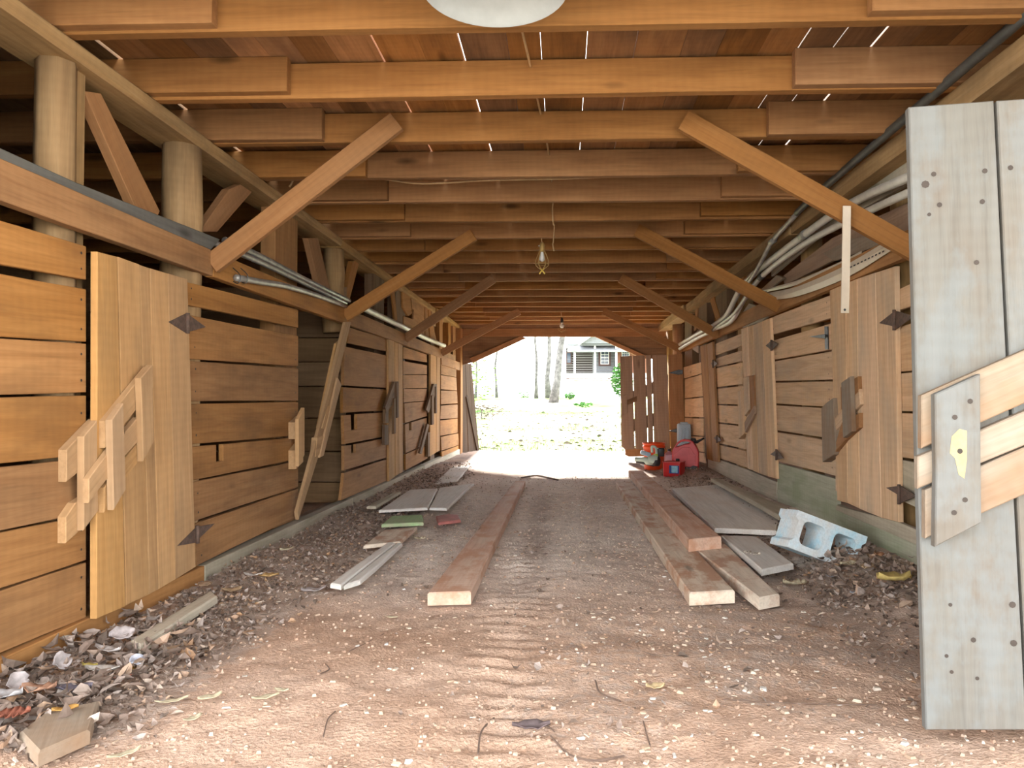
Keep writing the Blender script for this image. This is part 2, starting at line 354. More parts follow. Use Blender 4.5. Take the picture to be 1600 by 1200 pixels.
ys = np.concatenate([np.arange(1.2, 4.6, 0.02), np.arange(4.6, 13.0, 0.06)])
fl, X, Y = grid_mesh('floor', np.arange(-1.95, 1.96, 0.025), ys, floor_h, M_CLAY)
def vattr(o, name, vals):
    a = o.data.attributes.new(name, 'FLOAT', 'POINT'); a.data.foreach_set('value', vals.astype(np.float32))
vattr(fl, 'litter', litter(X, Y)); vattr(fl, 'dust_and_light', sst(2.6, 4.2, Y) * (1 - sst(8, 9, Y)) * (0.55 + 0.45 * vnoise(X * 2.5 + 2, Y * 1.5, 22))); vattr(fl, 'pale', 0.9 * sst(8.3, 9.0, Y) * (0.4 + 0.6 * vnoise(X * 2, Y * 2, 21)))  # dusty grey mid-aisle floor, painted brighter to make up for weak light
tag(fl, 'red clay dirt floor with a tyre track down the barn aisle', 'floor', kind='structure')
def grass_mat():
    m, nt, N, L, B = new_mat('dry_spring_lawn')
    tc = N.new('ShaderNodeTexCoord'); v = tc.outputs['Object']
    n1 = noise(N, L, v, 0.25, 5, 0.6); n2 = noise(N, L, v, 3.5, 5, 0.7)
    c = ramp(N, L, n1, [(0.4, (0.46, 0.42, 0.34)), (0.52, (0.24, 0.30, 0.13)), (0.66, (0.05, 0.13, 0.025))])
    c = mixc(N, L, 0.7, c, ramp(N, L, n2, [(0.3, 0.7), (0.6, 1.1)]), 'MULTIPLY')
    L.new(c, B.inputs['Base Color']); B.inputs['Roughness'].default_value = 1.0; B.inputs['Specular IOR Level'].default_value = 0.0
    return m
M_LAWN = grass_mat()
def out_h(x, y): return floor_h(x, y) * 0 + hill(x, y) - 0.02 + 0.10 * (vnoise(x * .6 + 40, y * .6 + 40, 31) - .5) * sst(13, 16, y)
gr, X, Y = grid_mesh('ground', np.arange(-40, 60.1, 0.8), np.arange(12.8, 75, 0.6), out_h, M_LAWN)
tag(gr, 'bright sloping lawn beyond the far barn opening', 'lawn', kind='structure')
def yard_h(x, y): return -0.03 + 0.02 * (vnoise(x + 30, y + 30, 33) - .5)
yd, X, Y = grid_mesh('ground_yard', np.arange(-14, 14.1, 1.0), np.arange(-16, 1.41, 0.6), yard_h, plain('pale_bounce_gravel', (0.60, 0.54, 0.46), 0.95, 0, .12, 14, spec=.1))  # unseen ground, coloured pale to bounce light up to the ceiling
tag(yd, 'unseen yard in front of the barn, made pale to bounce light', 'yard', kind='structure')
for sx_ in (-1, 1):   # dirt under the stalls
    st, X, Y = grid_mesh('floor_stall', np.linspace(min(sx_ * 1.9, sx_ * 4.4), max(sx_ * 1.9, sx_ * 4.4), 6), np.linspace(1.4, 12.8, 12), lambda x, y: -0.02 + 0 * x, M_CLAY)
    tag(st, 'dirt floor of the stalls behind the %s' % ('plank wall with the slanted latch bars' if sx_ < 0 else 'plank wall above the painted block'), 'floor', kind='structure')

# ------------------------------------------------------------------ left wall
XL = -1.72
wl = empty('wall_left', (XL, 1.8, 0), 'tan plank stall wall along the aisle with three latched doors', 'wall', kind='structure')
IN_L = Vector((-0.024, 0, 0))
nails = []                                     # (position, normal, radius)
def Lb(pts, dx=0.0, mat=None, parent=None, t=0.024, name='plank', nail=True, bevel=None, jit=0.0022):
    P = [on_x(px, py, XL + dx) for px, py in pts]
    far = P[0].y > 7.5
    o = prism(name, parent or wl, mat or M_WALL, P, Vector((-t, 0, 0)), bevel=(0 if far else 0.0025) if bevel is None else bevel, jit=jit)
    if nail and len(P) == 4:
        a, b, c, d = P
        for (u, w_) in ((0.035, 0.25), (0.035, 0.75), (0.965, 0.25), (0.965, 0.75)):
            top = a.lerp(b, u); bot = d.lerp(c, u)
            q = top.lerp(bot, w_ + random.uniform(-.06, .06)); nails.append((wl, q + Vector((0.0006, 0, 0)), Vector((1, 0, 0)), random.uniform(.004, .006)))
    return o
def ext(y0, y1, x0, x1, x): return y0 + (y1 - y0) * (x - x0) / (x1 - x0)
rowsA = [(345, 385, 413, 437), (428, 452, 525, 534), (528, 537, 617, 613), (622, 618, 724, 710), (730, 715, 829, 801), (833, 806, 920, 875), (924, 879, 1021, 965)]
for a, b, c, d in rowsA:
    x0 = -215
    Lb([(x0, ext(a, b, 0, 135, x0)), (135, b), (135, d), (x0, ext(c, d, 0, 135, x0))], nail=True)
for p in [  # between the near door and the open stall
    [(290, 440), (466, 484), (466, 512), (290, 476)], [(295, 492), (466, 525), (466, 572), (296, 561)],
    [(297, 564), (466, 576), (466, 626), (297, 627)], [(298, 631), (466, 628), (466, 680), (298, 694)],
    [(299, 698), (338, 695), (338, 721), (349, 720), (349, 694), (466, 683), (466, 717), (300, 751)],
    [(300, 754), (466, 720), (466, 761), (302, 815)], [(303, 819), (466, 764), (466, 806), (308, 884)]]:
    Lb(p)
for p in [  # past the open stall
    [(545, 511), (606, 530), (606, 549), (543, 536)], [(538, 541), (606, 556), (606, 606), (537, 602)],
    [(536, 605), (607, 609), (607, 641), (536, 645)],
    [(537, 649), (548, 648), (549, 672), (558, 671), (558, 647), (607, 644), (607, 681), (538, 694)],
    [(538, 697), (549, 695), (549, 708), (556, 707), (556, 694), (607, 684), (607, 714), (538, 735)],
    [(538, 739), (607, 717), (607, 750), (533, 782)],
    [(630, 542), (667, 554), (667, 566), (630, 560)], [(630, 564), (667, 571), (667, 585), (630, 585)],
    [(630, 586), (667, 586), (667, 606), (630, 607)], [(631, 608), (667, 607.5), (667, 626), (631, 629)],
    [(632, 630), (667, 627), (667, 650), (633, 661)],
    [(633, 663), (639, 661), (639, 673), (643, 672), (643, 660), (667, 653), (667, 693), (634, 708)],
    [(634, 710), (668, 695), (668, 716), (634, 735)],
    [(688, 547), (712, 556), (712, 572), (688, 563)], [(689, 568), (713, 576), (713, 589), (689, 585)],
    [(689, 586), (713, 590), (714, 610), (689, 608)], [(689, 610), (714, 611), (715, 630), (689, 632)],
    [(689, 634), (715, 632), (715, 653), (688, 655)], [(688, 657), (715, 654), (715, 676), (688, 681)],
    [(689, 683), (716, 677), (717, 695), (690, 704)], [(690, 706), (717, 696), (718, 709), (692, 724)]]:
    Lb(p)
def box(name, parent, mat, x0, x1, y0, y1, z0, z1, axis=None, bevel=0.003, jit=0.002):
    ax = axis or max((('x', x1 - x0), ('y', y1 - y0), ('z', z1 - z0)), key=lambda k: k[1])[0]
    if ax == 'y': return prism(name, parent, mat, [(x1, y0, z1), (x1, y1, z1), (x1, y1, z0), (x1, y0, z0)], Vector((x0 - x1, 0, 0)), Vector((0, 1, 0)), bevel, jit)
    if ax == 'z': return prism(name, parent, mat, [(x0, y0, z1), (x0, y0, z0), (x1, y0, z0), (x1, y0, z1)], Vector((0, y1 - y0, 0)), Vector((0, 0, 1)), bevel, jit)
    return prism(name, parent, mat, [(x0, y0, z1), (x1, y0, z1), (x1, y0, z0), (x0, y0, z0)], Vector((0, y1 - y0, 0)), Vector((1, 0, 0)), bevel, jit)
for y0, y1, m in ((1.75, 3.45, M_WALL), (3.46, 5.9, M_GREY), (5.91, 9.0, M_GREY), (9.01, 12.1, M_GREY)):
    box('sill', wl, m, XL - 0.05, XL + 0.018 + random.uniform(0, .004), y0, y1, -0.06, 0.074, 'y')
for y0, y1 in ((1.75, 3.50), (3.505, 5.78), (5.785, 7.95), (7.955, 10.2)):
    box('rail', wl, M_WALL, XL - 0.02, XL + 0.022, y0, y1, 1.458 + random.uniform(-.004, .004), 1.585, 'y')
box('rail', wl, M_ENDORANGE, XL - 0.02, XL + 0.02, 10.22, 12.05, 1.37, 1.50, 'y')
# hewn top plate in three lengths, and the posts below it
for y0, y1, j in ((1.7, 5.66, 0), (5.68, 9.9, -0.012), (9.92, 12.3, 0.01)):
    box('top_plate', wl, M_POST, -1.925 + j, XL + j, y0, y1, 2.066 + j * .4, 2.128, 'y', 0.012, 0.006)
def log(name, parent, mat, x, y, z0, z1, r, seg=10):
    n = 6
    return tube(name, parent, mat, [(x + random.uniform(-.004, .004), y + random.uniform(-.004, .004), z0 + (z1 - z0) * i / n) for i in range(n + 1)], [r * random.uniform(.95, 1.05) for _ in range(n + 1)], seg, 0.03, along=True)
XP = -1.815
def ypx(px, X): return on_x(px, 600, X).y
log('post', wl, M_POST, XP, ypx(82, XP), -.05, 2.068, 0.068, 7)
box('post', wl, M_POST, XP - .06, XP + .035, ypx(106, XP + .035), ypx(126, XP + .035), -.05, 2.068, 'z')
log('post', wl, M_POST, XP, ypx(281, XP), -.05, 2.068, 0.088, 12)
box('post', wl, M_WALL, XP - .06, XP + .035, ypx(420, XP), ypx(455, XP), -.05, 2.068, 'z')
log('post', wl, M_POST, XP - .01, ypx(522, XP), 1.40, 2.068, 0.085, 12)
box('post', wl, M_DARK, XP - .06, XP + .035, ypx(578, XP), ypx(594, XP), -.05, 2.068, 'z')
box('post', wl, M_DARK, XP - .06, XP + .035, ypx(613, XP), ypx(628, XP), -.05, 2.068, 'z')
box('post', wl, M_DARK, XP - .06, XP + .05, ypx(667, XP), ypx(673, XP), -.05, 2.068, 'z')
for a, b, m in ((681, 686, M_JOIST), (695, 699, M_JOIST), (703, 707, M_JOIST), (709, 713, M_BRACE)):
    box('post', wl, m, XP - .05, XP + .05, ypx(a, XP), ypx(b, XP), 1.3, 2.068, 'z')
box('post', wl, M_BRACE, XL - .16, XL + .03, 12.08, 12.32, -.05, 2.07, 'z')
def Lx(pts, X, mat, name, t=0.04): return prism(name, wl, mat, [on_x(px, py, X) for px, py in pts], Vector((-t, 0, 0)), bevel=0.002)
Lx([(131, 142), (158, 146), (250, 330), (240, 352), (222, 348)], -1.79, M_BRACE, 'truss_brace')
Lx([(358, 296), (376, 288), (394, 300), (340, 362), (312, 362)], -1.79, M_BRACE, 'truss_brace')
Lx([(481, 372), (497, 372), (516, 452), (508, 456), (500, 452)], -1.79, M_BRACE, 'truss_brace')
Lx([(551, 408), (562, 408), (546, 470), (538, 470)], -1.79, M_BRACE, 'truss_brace')
Lx([(609, 420), (613, 420), (621, 500), (617, 502)], -1.78, M_BRACE, 'truss_brace', .02)
Lx([(690, 497), (693, 499), (688, 534), (685, 533)], -1.78, M_LATCH, 'truss_brace', .02)
# patchwork of boards above the rail
Lx([(629, 456), (640, 460), (644, 490), (638, 494), (630, 481)], -1.76, M_WALL, 'plank', .02)
Lx([(643, 466), (663, 475), (663, 527), (631, 512), (631, 494), (646, 499), (647, 484), (644, 482)], -1.77, M_WALL, 'plank', .02)
Lx([(664, 470), (668, 470), (669, 510), (672, 534), (665, 531)], -1.76, M_WALL, 'plank', .02)
Lx([(669, 472), (673, 475), (676, 505), (683, 535), (673, 534)], -1.765, M_WALL, 'plank', .02)
Lx([(674, 478), (680, 480), (681, 510), (677, 508)], -1.75, M_LATCH, 'plank', .02)
# latch keeper left on the wall beside the open stall
for p, dx in (([(463, 660), (474, 650), (474, 678), (463, 686)], .05), ([(463, 704), (474, 690), (474, 722), (463, 733)], .05), ([(467, 655), (476, 637), (476, 711), (467, 729)], .075)):
    Lb(p, dx, M_LATCH, t=0.05 if dx < .06 else .024, name='latch_keeper', nail=False)

def door(name, px, X, label, rz=0):
    p = on_x(px, 628, X); return empty(name, (X, p.y, 0), label, 'door', kind='structure')
def hinge(parent, pts_door, pts_wall, pin, X, s, mat=None):
    """strap hinge: two tapering leaves and a pin"""
    n = Vector((-s, 0, 0))
    h = prism('hinge', parent, mat or M_RUST, [on_x(px, py, X) for px, py in pts_door], n * 0.004, bevel=0.001)
    w = prism('hinge_leaf', h, mat or M_RUST, [on_x(px, py, X) for px, py in pts_wall], n * 0.004, bevel=0.001)
    a, b = (on_x(px, py, X) for px, py in pin)
    tube('hinge_pin', h, mat or M_RUST, [a + Vector((s * .003, 0, 0)), b + Vector((s * .003, 0, 0))], 0.009, 8)
    return h
# near door with the big slanted latch
d1 = door('door_1', 292, XL, 'tan stall door standing ajar with big pale slanted latch boards')
for p in ([(152, 393), (183, 401), (196, 948), (151, 967)], [(184.5, 401), (218, 413), (233, 929), (198, 946)], [(219, 414), (234, 419), (248, 921), (234, 928.5)],
          [(234.7, 419), (262, 427), (275, 905), (248.7, 920.5)], [(262.7, 427), (293, 436), (306, 886), (275.7, 904.6)]):
    Lb(p, 0.05 - (p[0][0] - 152) * .00015, M_DOORW, d1, nail=False)
for z in (0.28, 1.2):
    box('batten', d1, M_DOORW, XL + 0.002, XL + 0.02, ypx(158, XL), ypx(286, XL), z, z + .12, 'y')
hinge(d1, [(264, 503), (291, 490), (291, 520)], [(293.5, 490), (322, 511), (293.5, 519)], [(292.3, 489), (292.3, 521)], XL + .038, 1)
hinge(d1, [(278, 853), (306, 825), (306, 848)], [(309, 823), (336, 818), (309, 844)], [(307.5, 822), (308, 849)], XL + .038, 1)
for p in ([(104, 703), (133, 672), (150, 655), (152, 706), (118, 742), (104, 753)], [(103, 808), (118, 786), (152, 765), (152, 800), (118, 836), (103, 849)]):
    Lb(p, 0.030, M_LATCH, wl, t=0.029, name='latch_spacer', nail=False)
Lb([(131, 682), (152, 657), (154, 798), (131, 829)], 0.056, M_LATCH, wl, name='latch_keeper', nail=False)
Lb([(165, 658), (232, 574), (240, 571), (240, 606), (196, 662), (165, 700)], 0.074, M_LATCH, d1, name='latch_spacer', nail=False)
Lb([(163, 762), (196, 716), (240, 662), (241, 690), (224, 712), (196, 748), (163, 801)], 0.074, M_DOORW, d1, name='latch_spacer', nail=False)
Lb([(139, 748), (170, 706), (216, 652), (222, 651), (222, 684), (196, 712), (139, 786)], 0.079, M_LATCH, d1, t=.022, name='slide_bar', nail=False)
Lb([(175, 656), (193, 630), (197, 765), (178, 797)], 0.101, M_LATCH, d1, name='latch_keeper', nail=False)
Lb([(220, 591), (238, 570), (241, 690), (224, 721)], 0.101, M_LATCH, d1, name='latch_keeper', nail=False)
# two more stall doors farther in
d2 = door('door_2', 628, XL, 'narrow two-board stall door beside the open stall with a dark latch')
for p in ([(607, 530), (616.5, 533), (617, 745), (608, 752)], [(617.2, 534), (622, 536), (623, 741), (617.8, 744.5)], [(622.6, 536), (629, 539), (629.5, 737), (623.4, 741)]):
    Lb(p, 0.02, M_DOORW, d2, nail=False)
for p, dx, n_ in (([(616, 597), (623, 596), (622, 618), (604, 645), (602, 636)], .05, 'slide_bar'), ([(602, 634), (607, 634), (607, 661), (602, 661)], .045, 'latch_spacer'), ([(601, 664), (607, 664), (607, 695), (601, 695)], .045, 'latch_spacer'),
               ([(616, 623), (618.5, 622), (618.5, 677), (616, 678)], .065, 'latch_keeper'), ([(620.5, 598), (623.2, 597), (623.2, 652), (620.5, 653)], .065, 'latch_keeper')):
    Lb(p, dx, M_DARK, d2, name=n_, nail=False, bevel=0)
d3 = door('door_3', 688, XL, 'stall door beyond the post with a brown diagonal latch, past the narrow door')
for p in ([(673, 552), (682, 554), (681.5, 707), (672, 713)], [(682.6, 554), (688, 556), (687, 704), (682, 706.6)]):
    Lb(p, 0.02, M_DOORW, d3, nail=False)
for p, dx, n_ in (([(678, 600), (683, 600), (682, 612), (670, 645), (666, 640)], .05, 'slide_bar'), ([(668, 662), (671, 664), (659, 709), (656, 708)], .05, 'latch_spacer'), ([(675, 618), (678, 617), (678, 663), (675, 664)], .065, 'latch_keeper'),
               ([(669, 676), (672, 675), (672, 712), (669, 714)], .04, 'latch_spacer'), ([(681, 604), (683, 604), (683, 645), (681, 646)], .06, 'latch_keeper')):
    Lb(p, dx, M_DARK, d3, name=n_, nail=False, bevel=0)
# sagging gate seen edge-on in the open stall
d4 = door('door_4', 505, XL, 'sagging stall gate hanging aslant in the open stall doorway')
Lb([(540, 503), (549, 503), (500, 706), (467, 812), (465, 800), (494, 690)], 0.06, M_LATCH, d4, t=.022, name='plank', nail=False, jit=0)
Lb([(526, 537), (532, 532), (508, 650), (498, 668)], 0.03, M_DOORW, d4, t=.02, name='plank', nail=False)
Lb([(528, 590), (534, 600), (506, 712), (500, 715)], 0.075, M_LATCH, d4, t=.022, name='latch_keeper', nail=False)
Lb([(513, 634), (522, 636), (511, 671), (503, 669)], 0.065, M_LATCH, d4, t=.04, name='latch_spacer', nail=False)
Lb([(496, 684), (506, 680), (503, 708), (493, 714)], 0.065, M_LATCH, d4, t=.04, name='latch_spacer', nail=False)
Lb([(523, 592), (529, 588), (520, 630), (513, 634)], 0.05, M_DARK, d4, t=.02, name='latch_spacer', nail=False)

# stall partition seen through the open doorway, and the outer walls
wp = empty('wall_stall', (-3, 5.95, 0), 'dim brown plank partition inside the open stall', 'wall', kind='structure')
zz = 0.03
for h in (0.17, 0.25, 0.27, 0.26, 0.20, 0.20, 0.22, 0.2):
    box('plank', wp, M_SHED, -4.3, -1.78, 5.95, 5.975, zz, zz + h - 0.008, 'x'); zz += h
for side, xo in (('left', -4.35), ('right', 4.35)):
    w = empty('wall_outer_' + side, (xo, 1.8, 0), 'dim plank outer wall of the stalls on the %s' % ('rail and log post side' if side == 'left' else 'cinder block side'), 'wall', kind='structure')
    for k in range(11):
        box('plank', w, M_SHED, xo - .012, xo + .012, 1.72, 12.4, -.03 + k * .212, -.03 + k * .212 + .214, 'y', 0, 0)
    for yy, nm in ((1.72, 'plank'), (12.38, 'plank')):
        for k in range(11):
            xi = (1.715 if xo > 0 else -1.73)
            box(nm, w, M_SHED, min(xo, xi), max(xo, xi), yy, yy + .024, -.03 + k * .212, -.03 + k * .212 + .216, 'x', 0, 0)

# ------------------------------------------------------------------ right wall
XR = 1.69
wr = empty('wall_right', (XR, 1.8, 0), 'dusty plank stall wall along the aisle with three hinged doors and grey sill', 'wall', kind='structure')
def Rb(pts, dx=0.0, mat=None, parent=None, t=0.024, name='plank', nail=True, jit=0.0022, bevel=None):
    P = [on_x(px, py, XR - dx) for px, py in pts]
    far = P[0].y > 7.5
    o = prism(name, parent or wr, mat or M_RWALL, P, Vector((t, 0, 0)), bevel=(0 if far else 0.0025) if bevel is None else bevel, jit=jit)
    if nail and len(P) == 4:
        a, b, c, d = P
        for (u, w_) in ((0.05, 0.25), (0.05, 0.75), (0.95, 0.25), (0.95, 0.75)):
            q = a.lerp(b, u).lerp(d.lerp(c, u), w_ + random.uniform(-.06, .06)); nails.append((wr, q - Vector((0.0006, 0, 0)), Vector((-1, 0, 0)), random.uniform(.004, .006)))
    return o
for p, m in [
    ([(1398, 455), (1440, 436), (1440, 472), (1398, 487)], None), ([(1400, 512), (1440, 499), (1440, 577), (1402, 581)], None), ([(1402, 584), (1440, 580), (1440, 643), (1404, 642)], None),
    ([(1404, 645), (1440, 647), (1440, 719), (1406, 714)], None), ([(1406, 718), (1442, 726), (1446, 800), (1408, 782)], M_GREY),
    ([(1203, 497), (1298, 461), (1298, 497), (1206, 523)], None), ([(1208, 532), (1299, 505), (1300, 546), (1209, 562)], None), ([(1209, 565), (1300, 549), (1301, 593), (1209, 595)], None),
    ([(1209, 598), (1301, 596), (1302, 636), (1210, 630)], None), ([(1210, 633), (1302, 639), (1304, 686), (1212, 672)], None), ([(1212, 675), (1304, 690), (1307, 744), (1214, 720)], None),
    ([(1214, 723), (1308, 749), (1308, 788), (1445, 850), (1448, 905), (1300, 838), (1215, 784)], M_GREEN),
    ([(1116, 538), (1157, 522), (1157, 541), (1116, 556)], None), ([(1117, 561), (1157, 548), (1158, 564), (1118, 573)], None), ([(1118, 576), (1158, 567), (1159, 600), (1119, 605)], None),
    ([(1119, 608), (1159, 603), (1161, 632), (1120, 631)], None), ([(1120, 633), (1161, 635), (1163, 664), (1121, 659)], None), ([(1121, 662), (1163, 667), (1165, 702), (1122, 692)], None),
    ([(1122, 695), (1165, 705), (1168, 731), (1125, 716)], None),
    ([(1106, 712), (1168, 734), (1213, 753), (1213, 783), (1168, 762), (1106, 730)], M_GREY),
    ([(1068, 574), (1095, 566), (1096, 583), (1069, 591)], None), ([(1070, 593), (1096, 585), (1098, 619), (1070, 622)], None), ([(1070, 624), (1098, 621), (1099, 652), (1070, 651)], None),
    ([(1070, 653), (1099, 654), (1099, 681), (1070, 679)], None), ([(1070, 681), (1099, 683), (1099, 706), (1072, 702)], None), ([(1072, 704), (1099, 708), (1102, 724), (1076, 716)], None)]:
    Rb(p, 0, m)
Rb([(1306, 790), (1402, 815), (1442, 832), (1442, 856), (1306, 797)], 0.02, M_GREY, name='sill', nail=False)
Rb([(1430, 800), (1470, 800), (1470, 915), (1434, 893)], 0.012, M_GREEN, name='post', nail=False)
for y0, y1 in ((1.8, 3.62), (3.625, 5.75), (5.755, 7.95), (7.955, 10.25)):
    box('rail', wr, M_WALL, 1.645, 1.69, y0, y1, 1.545, 1.672, 'y')
for y0, y1, j in ((1.7, 5.2, 0), (5.22, 8.2, -.01), (8.22, 9.7, .012), (9.72, 12.3, -.02)):
    box('top_plate', wr, M_POST, 1.60 + j, 1.80 + j, y0, y1, 2.03 + j * .4, 2.128, 'y', 0.012, 0.006)
XQ = 1.735
for a, b, m in ((1096, 1109, M_DARK), (1123, 1141, M_DARK), (1074, 1085, M_DARK), (1158, 1168, M_POST)):
    box('post', wr, m, XQ - .03, XQ + .06, ypx(b, XQ), ypx(a, XQ), -.05, 2.03, 'z')
log('post', wr, M_ENDORANGE, XQ, ypx(1060, XQ), 1.2, 2.02, 0.085, 10)
log('post', wr, M_POST, XQ + .02, ypx(1040, XQ), 1.2, 2.02, 0.07, 10)
for y_ in (2.2, 3.9, 5.35):
    log('post', wr, M_POST, 1.79, y_, -.05, 2.03, 0.075, 10)
def Rx(pts, X, mat, name, t=0.03): return prism(name, wr, mat, [on_x(px, py, X) for px, py in pts], Vector((t, 0, 0)), bevel=0.002)
Rx([(1107, 462), (1114, 459), (1125, 496), (1119, 502)], 1.70, M_BRACE, 'truss_brace')
Rx([(1158, 432), (1163, 430), (1160, 480), (1155, 482)], 1.70, M_BRACE, 'truss_brace')
Rx([(1087, 478), (1091, 476), (1088, 515), (1084, 518)], 1.70, M_BRACE, 'truss_brace')
# near stall door
r1 = door('door_5', 1404, XR, 'wide dusty stall door with diagonal latch above the painted block')
for p in ([(1296, 449), (1321, 441), (1324, 786), (1308, 782)], [(1321.7, 441), (1339, 435), (1343, 795), (1324.6, 786.3)], [(1339.6, 435), (1367, 426), (1377, 809), (1343.6, 795.3)], [(1367.8, 426), (1398, 416), (1404, 816), (1377.8, 809.3)]):
    Rb(p, 0.028 + random.uniform(-.002, .002), M_RWALL, r1, nail=False)
for z in (0.3, 1.25):
    box('batten', r1, M_RWALL, XR - .004, XR + 0.02, ypx(1395, XR), ypx(1305, XR), z, z + .12, 'y')
hinge(r1, [(1373, 505), (1396, 487), (1396, 510)], [(1400, 486), (1428, 494), (1400, 514)], [(1398, 484), (1398, 516)], XR - .034, -1)
hinge(r1, [(1384, 762), (1404, 759), (1404, 774)], [(1407, 759), (1432, 775), (1407, 786)], [(1405.5, 757), (1405.5, 788)], XR - .034, -1)
Rb([(1283, 637), (1290, 630), (1301, 622), (1306, 700), (1303, 710), (1285, 722)], 0.055, M_BATTEN, wr, t=.055, name='latch_keeper', nail=False)
Rb([(1303, 655), (1342, 608), (1344, 632), (1306, 672)], 0.05, M_RWALL, r1, t=.022, name='slide_bar', nail=False)
Rb([(1313, 605), (1340, 588), (1341, 612), (1314, 640)], 0.052, M_BRACE, r1, t=.024, name='latch_spacer', nail=False)
Rb([(1300, 712), (1315, 660), (1342, 645), (1342, 668), (1318, 690)], 0.052, M_BRACE, r1, t=.024, name='latch_spacer', nail=False)
Rb([(1314, 598), (1328, 588), (1331, 674), (1317, 684)], 0.077, M_BATTEN, r1, name='latch_keeper', nail=False)
# loose tee hinge hanging on the boards
th = prism('tee_hinge', wr, M_IRON, [on_x(*p, XR - .008) for p in ((1288, 510), (1293, 510), (1294, 546), (1289, 546))], Vector((.006, 0, 0)), bevel=0.001)
prism('tee_strap', th, M_IRON, [on_x(*p, XR - .03) for p in ((1262, 526), (1289, 522), (1289, 529), (1270, 527))], Vector((.006, 0, 0)), bevel=0.001)
# two doors farther in
r2 = door('door_6', 1206, XR, 'tall middle stall door with a hooked wooden latch, beside the loose tee hinge')
for p in ([(1158, 514), (1168, 510), (1176, 735), (1168, 732)], [(1168.6, 510), (1176, 508), (1185, 739), (1176.6, 735.4)], [(1176.7, 508), (1190, 502), (1199, 744), (1185.6, 739.4)], [(1190.6, 502), (1203, 497), (1213, 748), (1199.6, 744.4)]):
    Rb(p, 0.022, M_RWALL, r2, nail=False)
hinge(r2, [(1196, 540), (1205, 532), (1205, 547)], [(1206.5, 532), (1215, 537), (1206.5, 547)], [(1205.8, 531), (1205.8, 548)], XR - .028, -1)
hinge(r2, [(1203, 710), (1213, 703), (1213, 714)], [(1214, 703), (1224, 716), (1214, 718)], [(1213.5, 702), (1213.5, 719)], XR - .028, -1)
Rb([(1152, 612), (1160, 609), (1163, 677), (1154, 686)], 0.05, M_RWALL, wr, t=.05, name='latch_keeper', nail=False)
Rb([(1161, 590), (1168, 588), (1170, 640), (1163, 650)], 0.05, M_RWALL, r2, name='latch_keeper', nail=False)
Rb([(1168, 588), (1178, 586), (1179, 645), (1170, 650)], 0.035, M_ENDORANGE, r2, t=.02, name='latch_spacer', nail=False)
Rb([(1163, 660), (1178, 634), (1179, 646), (1164, 676)], 0.045, M_ENDDOOR, r2, t=.02, name='slide_bar', nail=False)
r3 = door('door_7', 1116, XR, 'narrow farther stall door next to the red fuel cans')
for p in ([(1094, 541), (1104, 538), (1113, 720), (1105, 717)], [(1104.5, 538), (1113, 534), (1122, 722), (1113.5, 720.2)]):
    Rb(p, 0.03, M_WALL, r3, nail=False)
for pd, pw, pn in (([(1111, 568), (1114, 563), (1114, 574)], [(1115, 563), (1121, 568), (1115, 574)], [(1114.5, 562), (1114.5, 575)]), ([(1115, 684), (1120, 681), (1120, 690)], [(1121, 681), (1127, 688), (1121, 691)], [(1120.5, 680), (1120.5, 692)])):
    hinge(r3, pd, pw, pn, XR - .036, -1)
Rb([(1082, 527), (1090, 516), (1091, 552), (1082, 546)], 0.03, M_ENDDOOR, t=.02, name='plank', nail=False)
# nails of both walls
for par in (wl, wr):
    bm = bmesh.new()
    for p_, c, n, r in nails:
        if p_ is not par: continue
        u = n.orthogonal().normalized(); v = n.cross(u); a = random.random() * 6
        bm.faces.new([bm.verts.new(c + n * .0008 + (u * math.cos(a + k * math.pi / 3) + v * math.sin(a + k * math.pi / 3)) * r) for k in range(6)])
    tag(bm_link('nail_heads', bm, M_NAIL, par), kind='stuff')

# ------------------------------------------------------------------ ceiling
ZJ = 2.13; HJ = 0.145
ce = empty('ceiling', (0, 1.9, ZJ), 'open joist ceiling under red-brown loft boards', 'ceiling', kind='structure')
JY = [1.93, 2.474, 3.03, 3.564, 4.135, 4.66, 5.15, 5.70, 6.19] + [6.19 + 0.53 * k for k in range(1, 12)]
for i, y in enumerate(JY):
    dz = random.uniform(-.006, .006) if i > 2 else 0
    box('joist', ce, M_JOIST, -1.9, 1.85, y, y + .045, ZJ + dz, ZJ + HJ + dz * 0, 'x', 0.004 if i < 8 else 0, 0.004)
    xl = -1.155 + random.uniform(-.05, .05); xr = 0.96 + random.uniform(-.06, .06)
    if i == 2: xl = -1.146
    dz2 = random.uniform(-.008, .012)
    box('joist', ce, M_JOIST, -4.3, xl, y - .046, y - .002, ZJ + .003 + dz2, ZJ + HJ + (.012 if i in (2, 3) else 0), 'x', 0.004 if i < 8 else 0, 0.003)
    box('joist', ce, M_JOIST, xr, 4.3, y - .046, y - .002, ZJ + .003 + random.uniform(-.008, .01), ZJ + HJ + (.012 if i in (2, 3) else 0), 'x', 0.004 if i < 8 else 0, 0.003)
ZD = ZJ + HJ + 0.013; SHADE_EAVE = -0.6
x = -1.845
k = 0
while x < 1.84:
    w = random.uniform(0.13, 0.20); w = min(w, 1.85 - x)
    g = random.choice([0.001, 0.0015, 0.002, 0.002, 0.004, 0.008]) if -1.2 < x < 1.2 else 0.001
    cuts = [1.9, random.uniform(4.2, 5.6), random.uniform(8.0, 9.3), 12.4]
    for a, b in zip(cuts, cuts[1:]):
        box('plank', ce, M_DECK, x, x + w - g, a, b - .004, ZD, ZD + .022, 'y', 0, 0.0014)
    x += w; k += 1
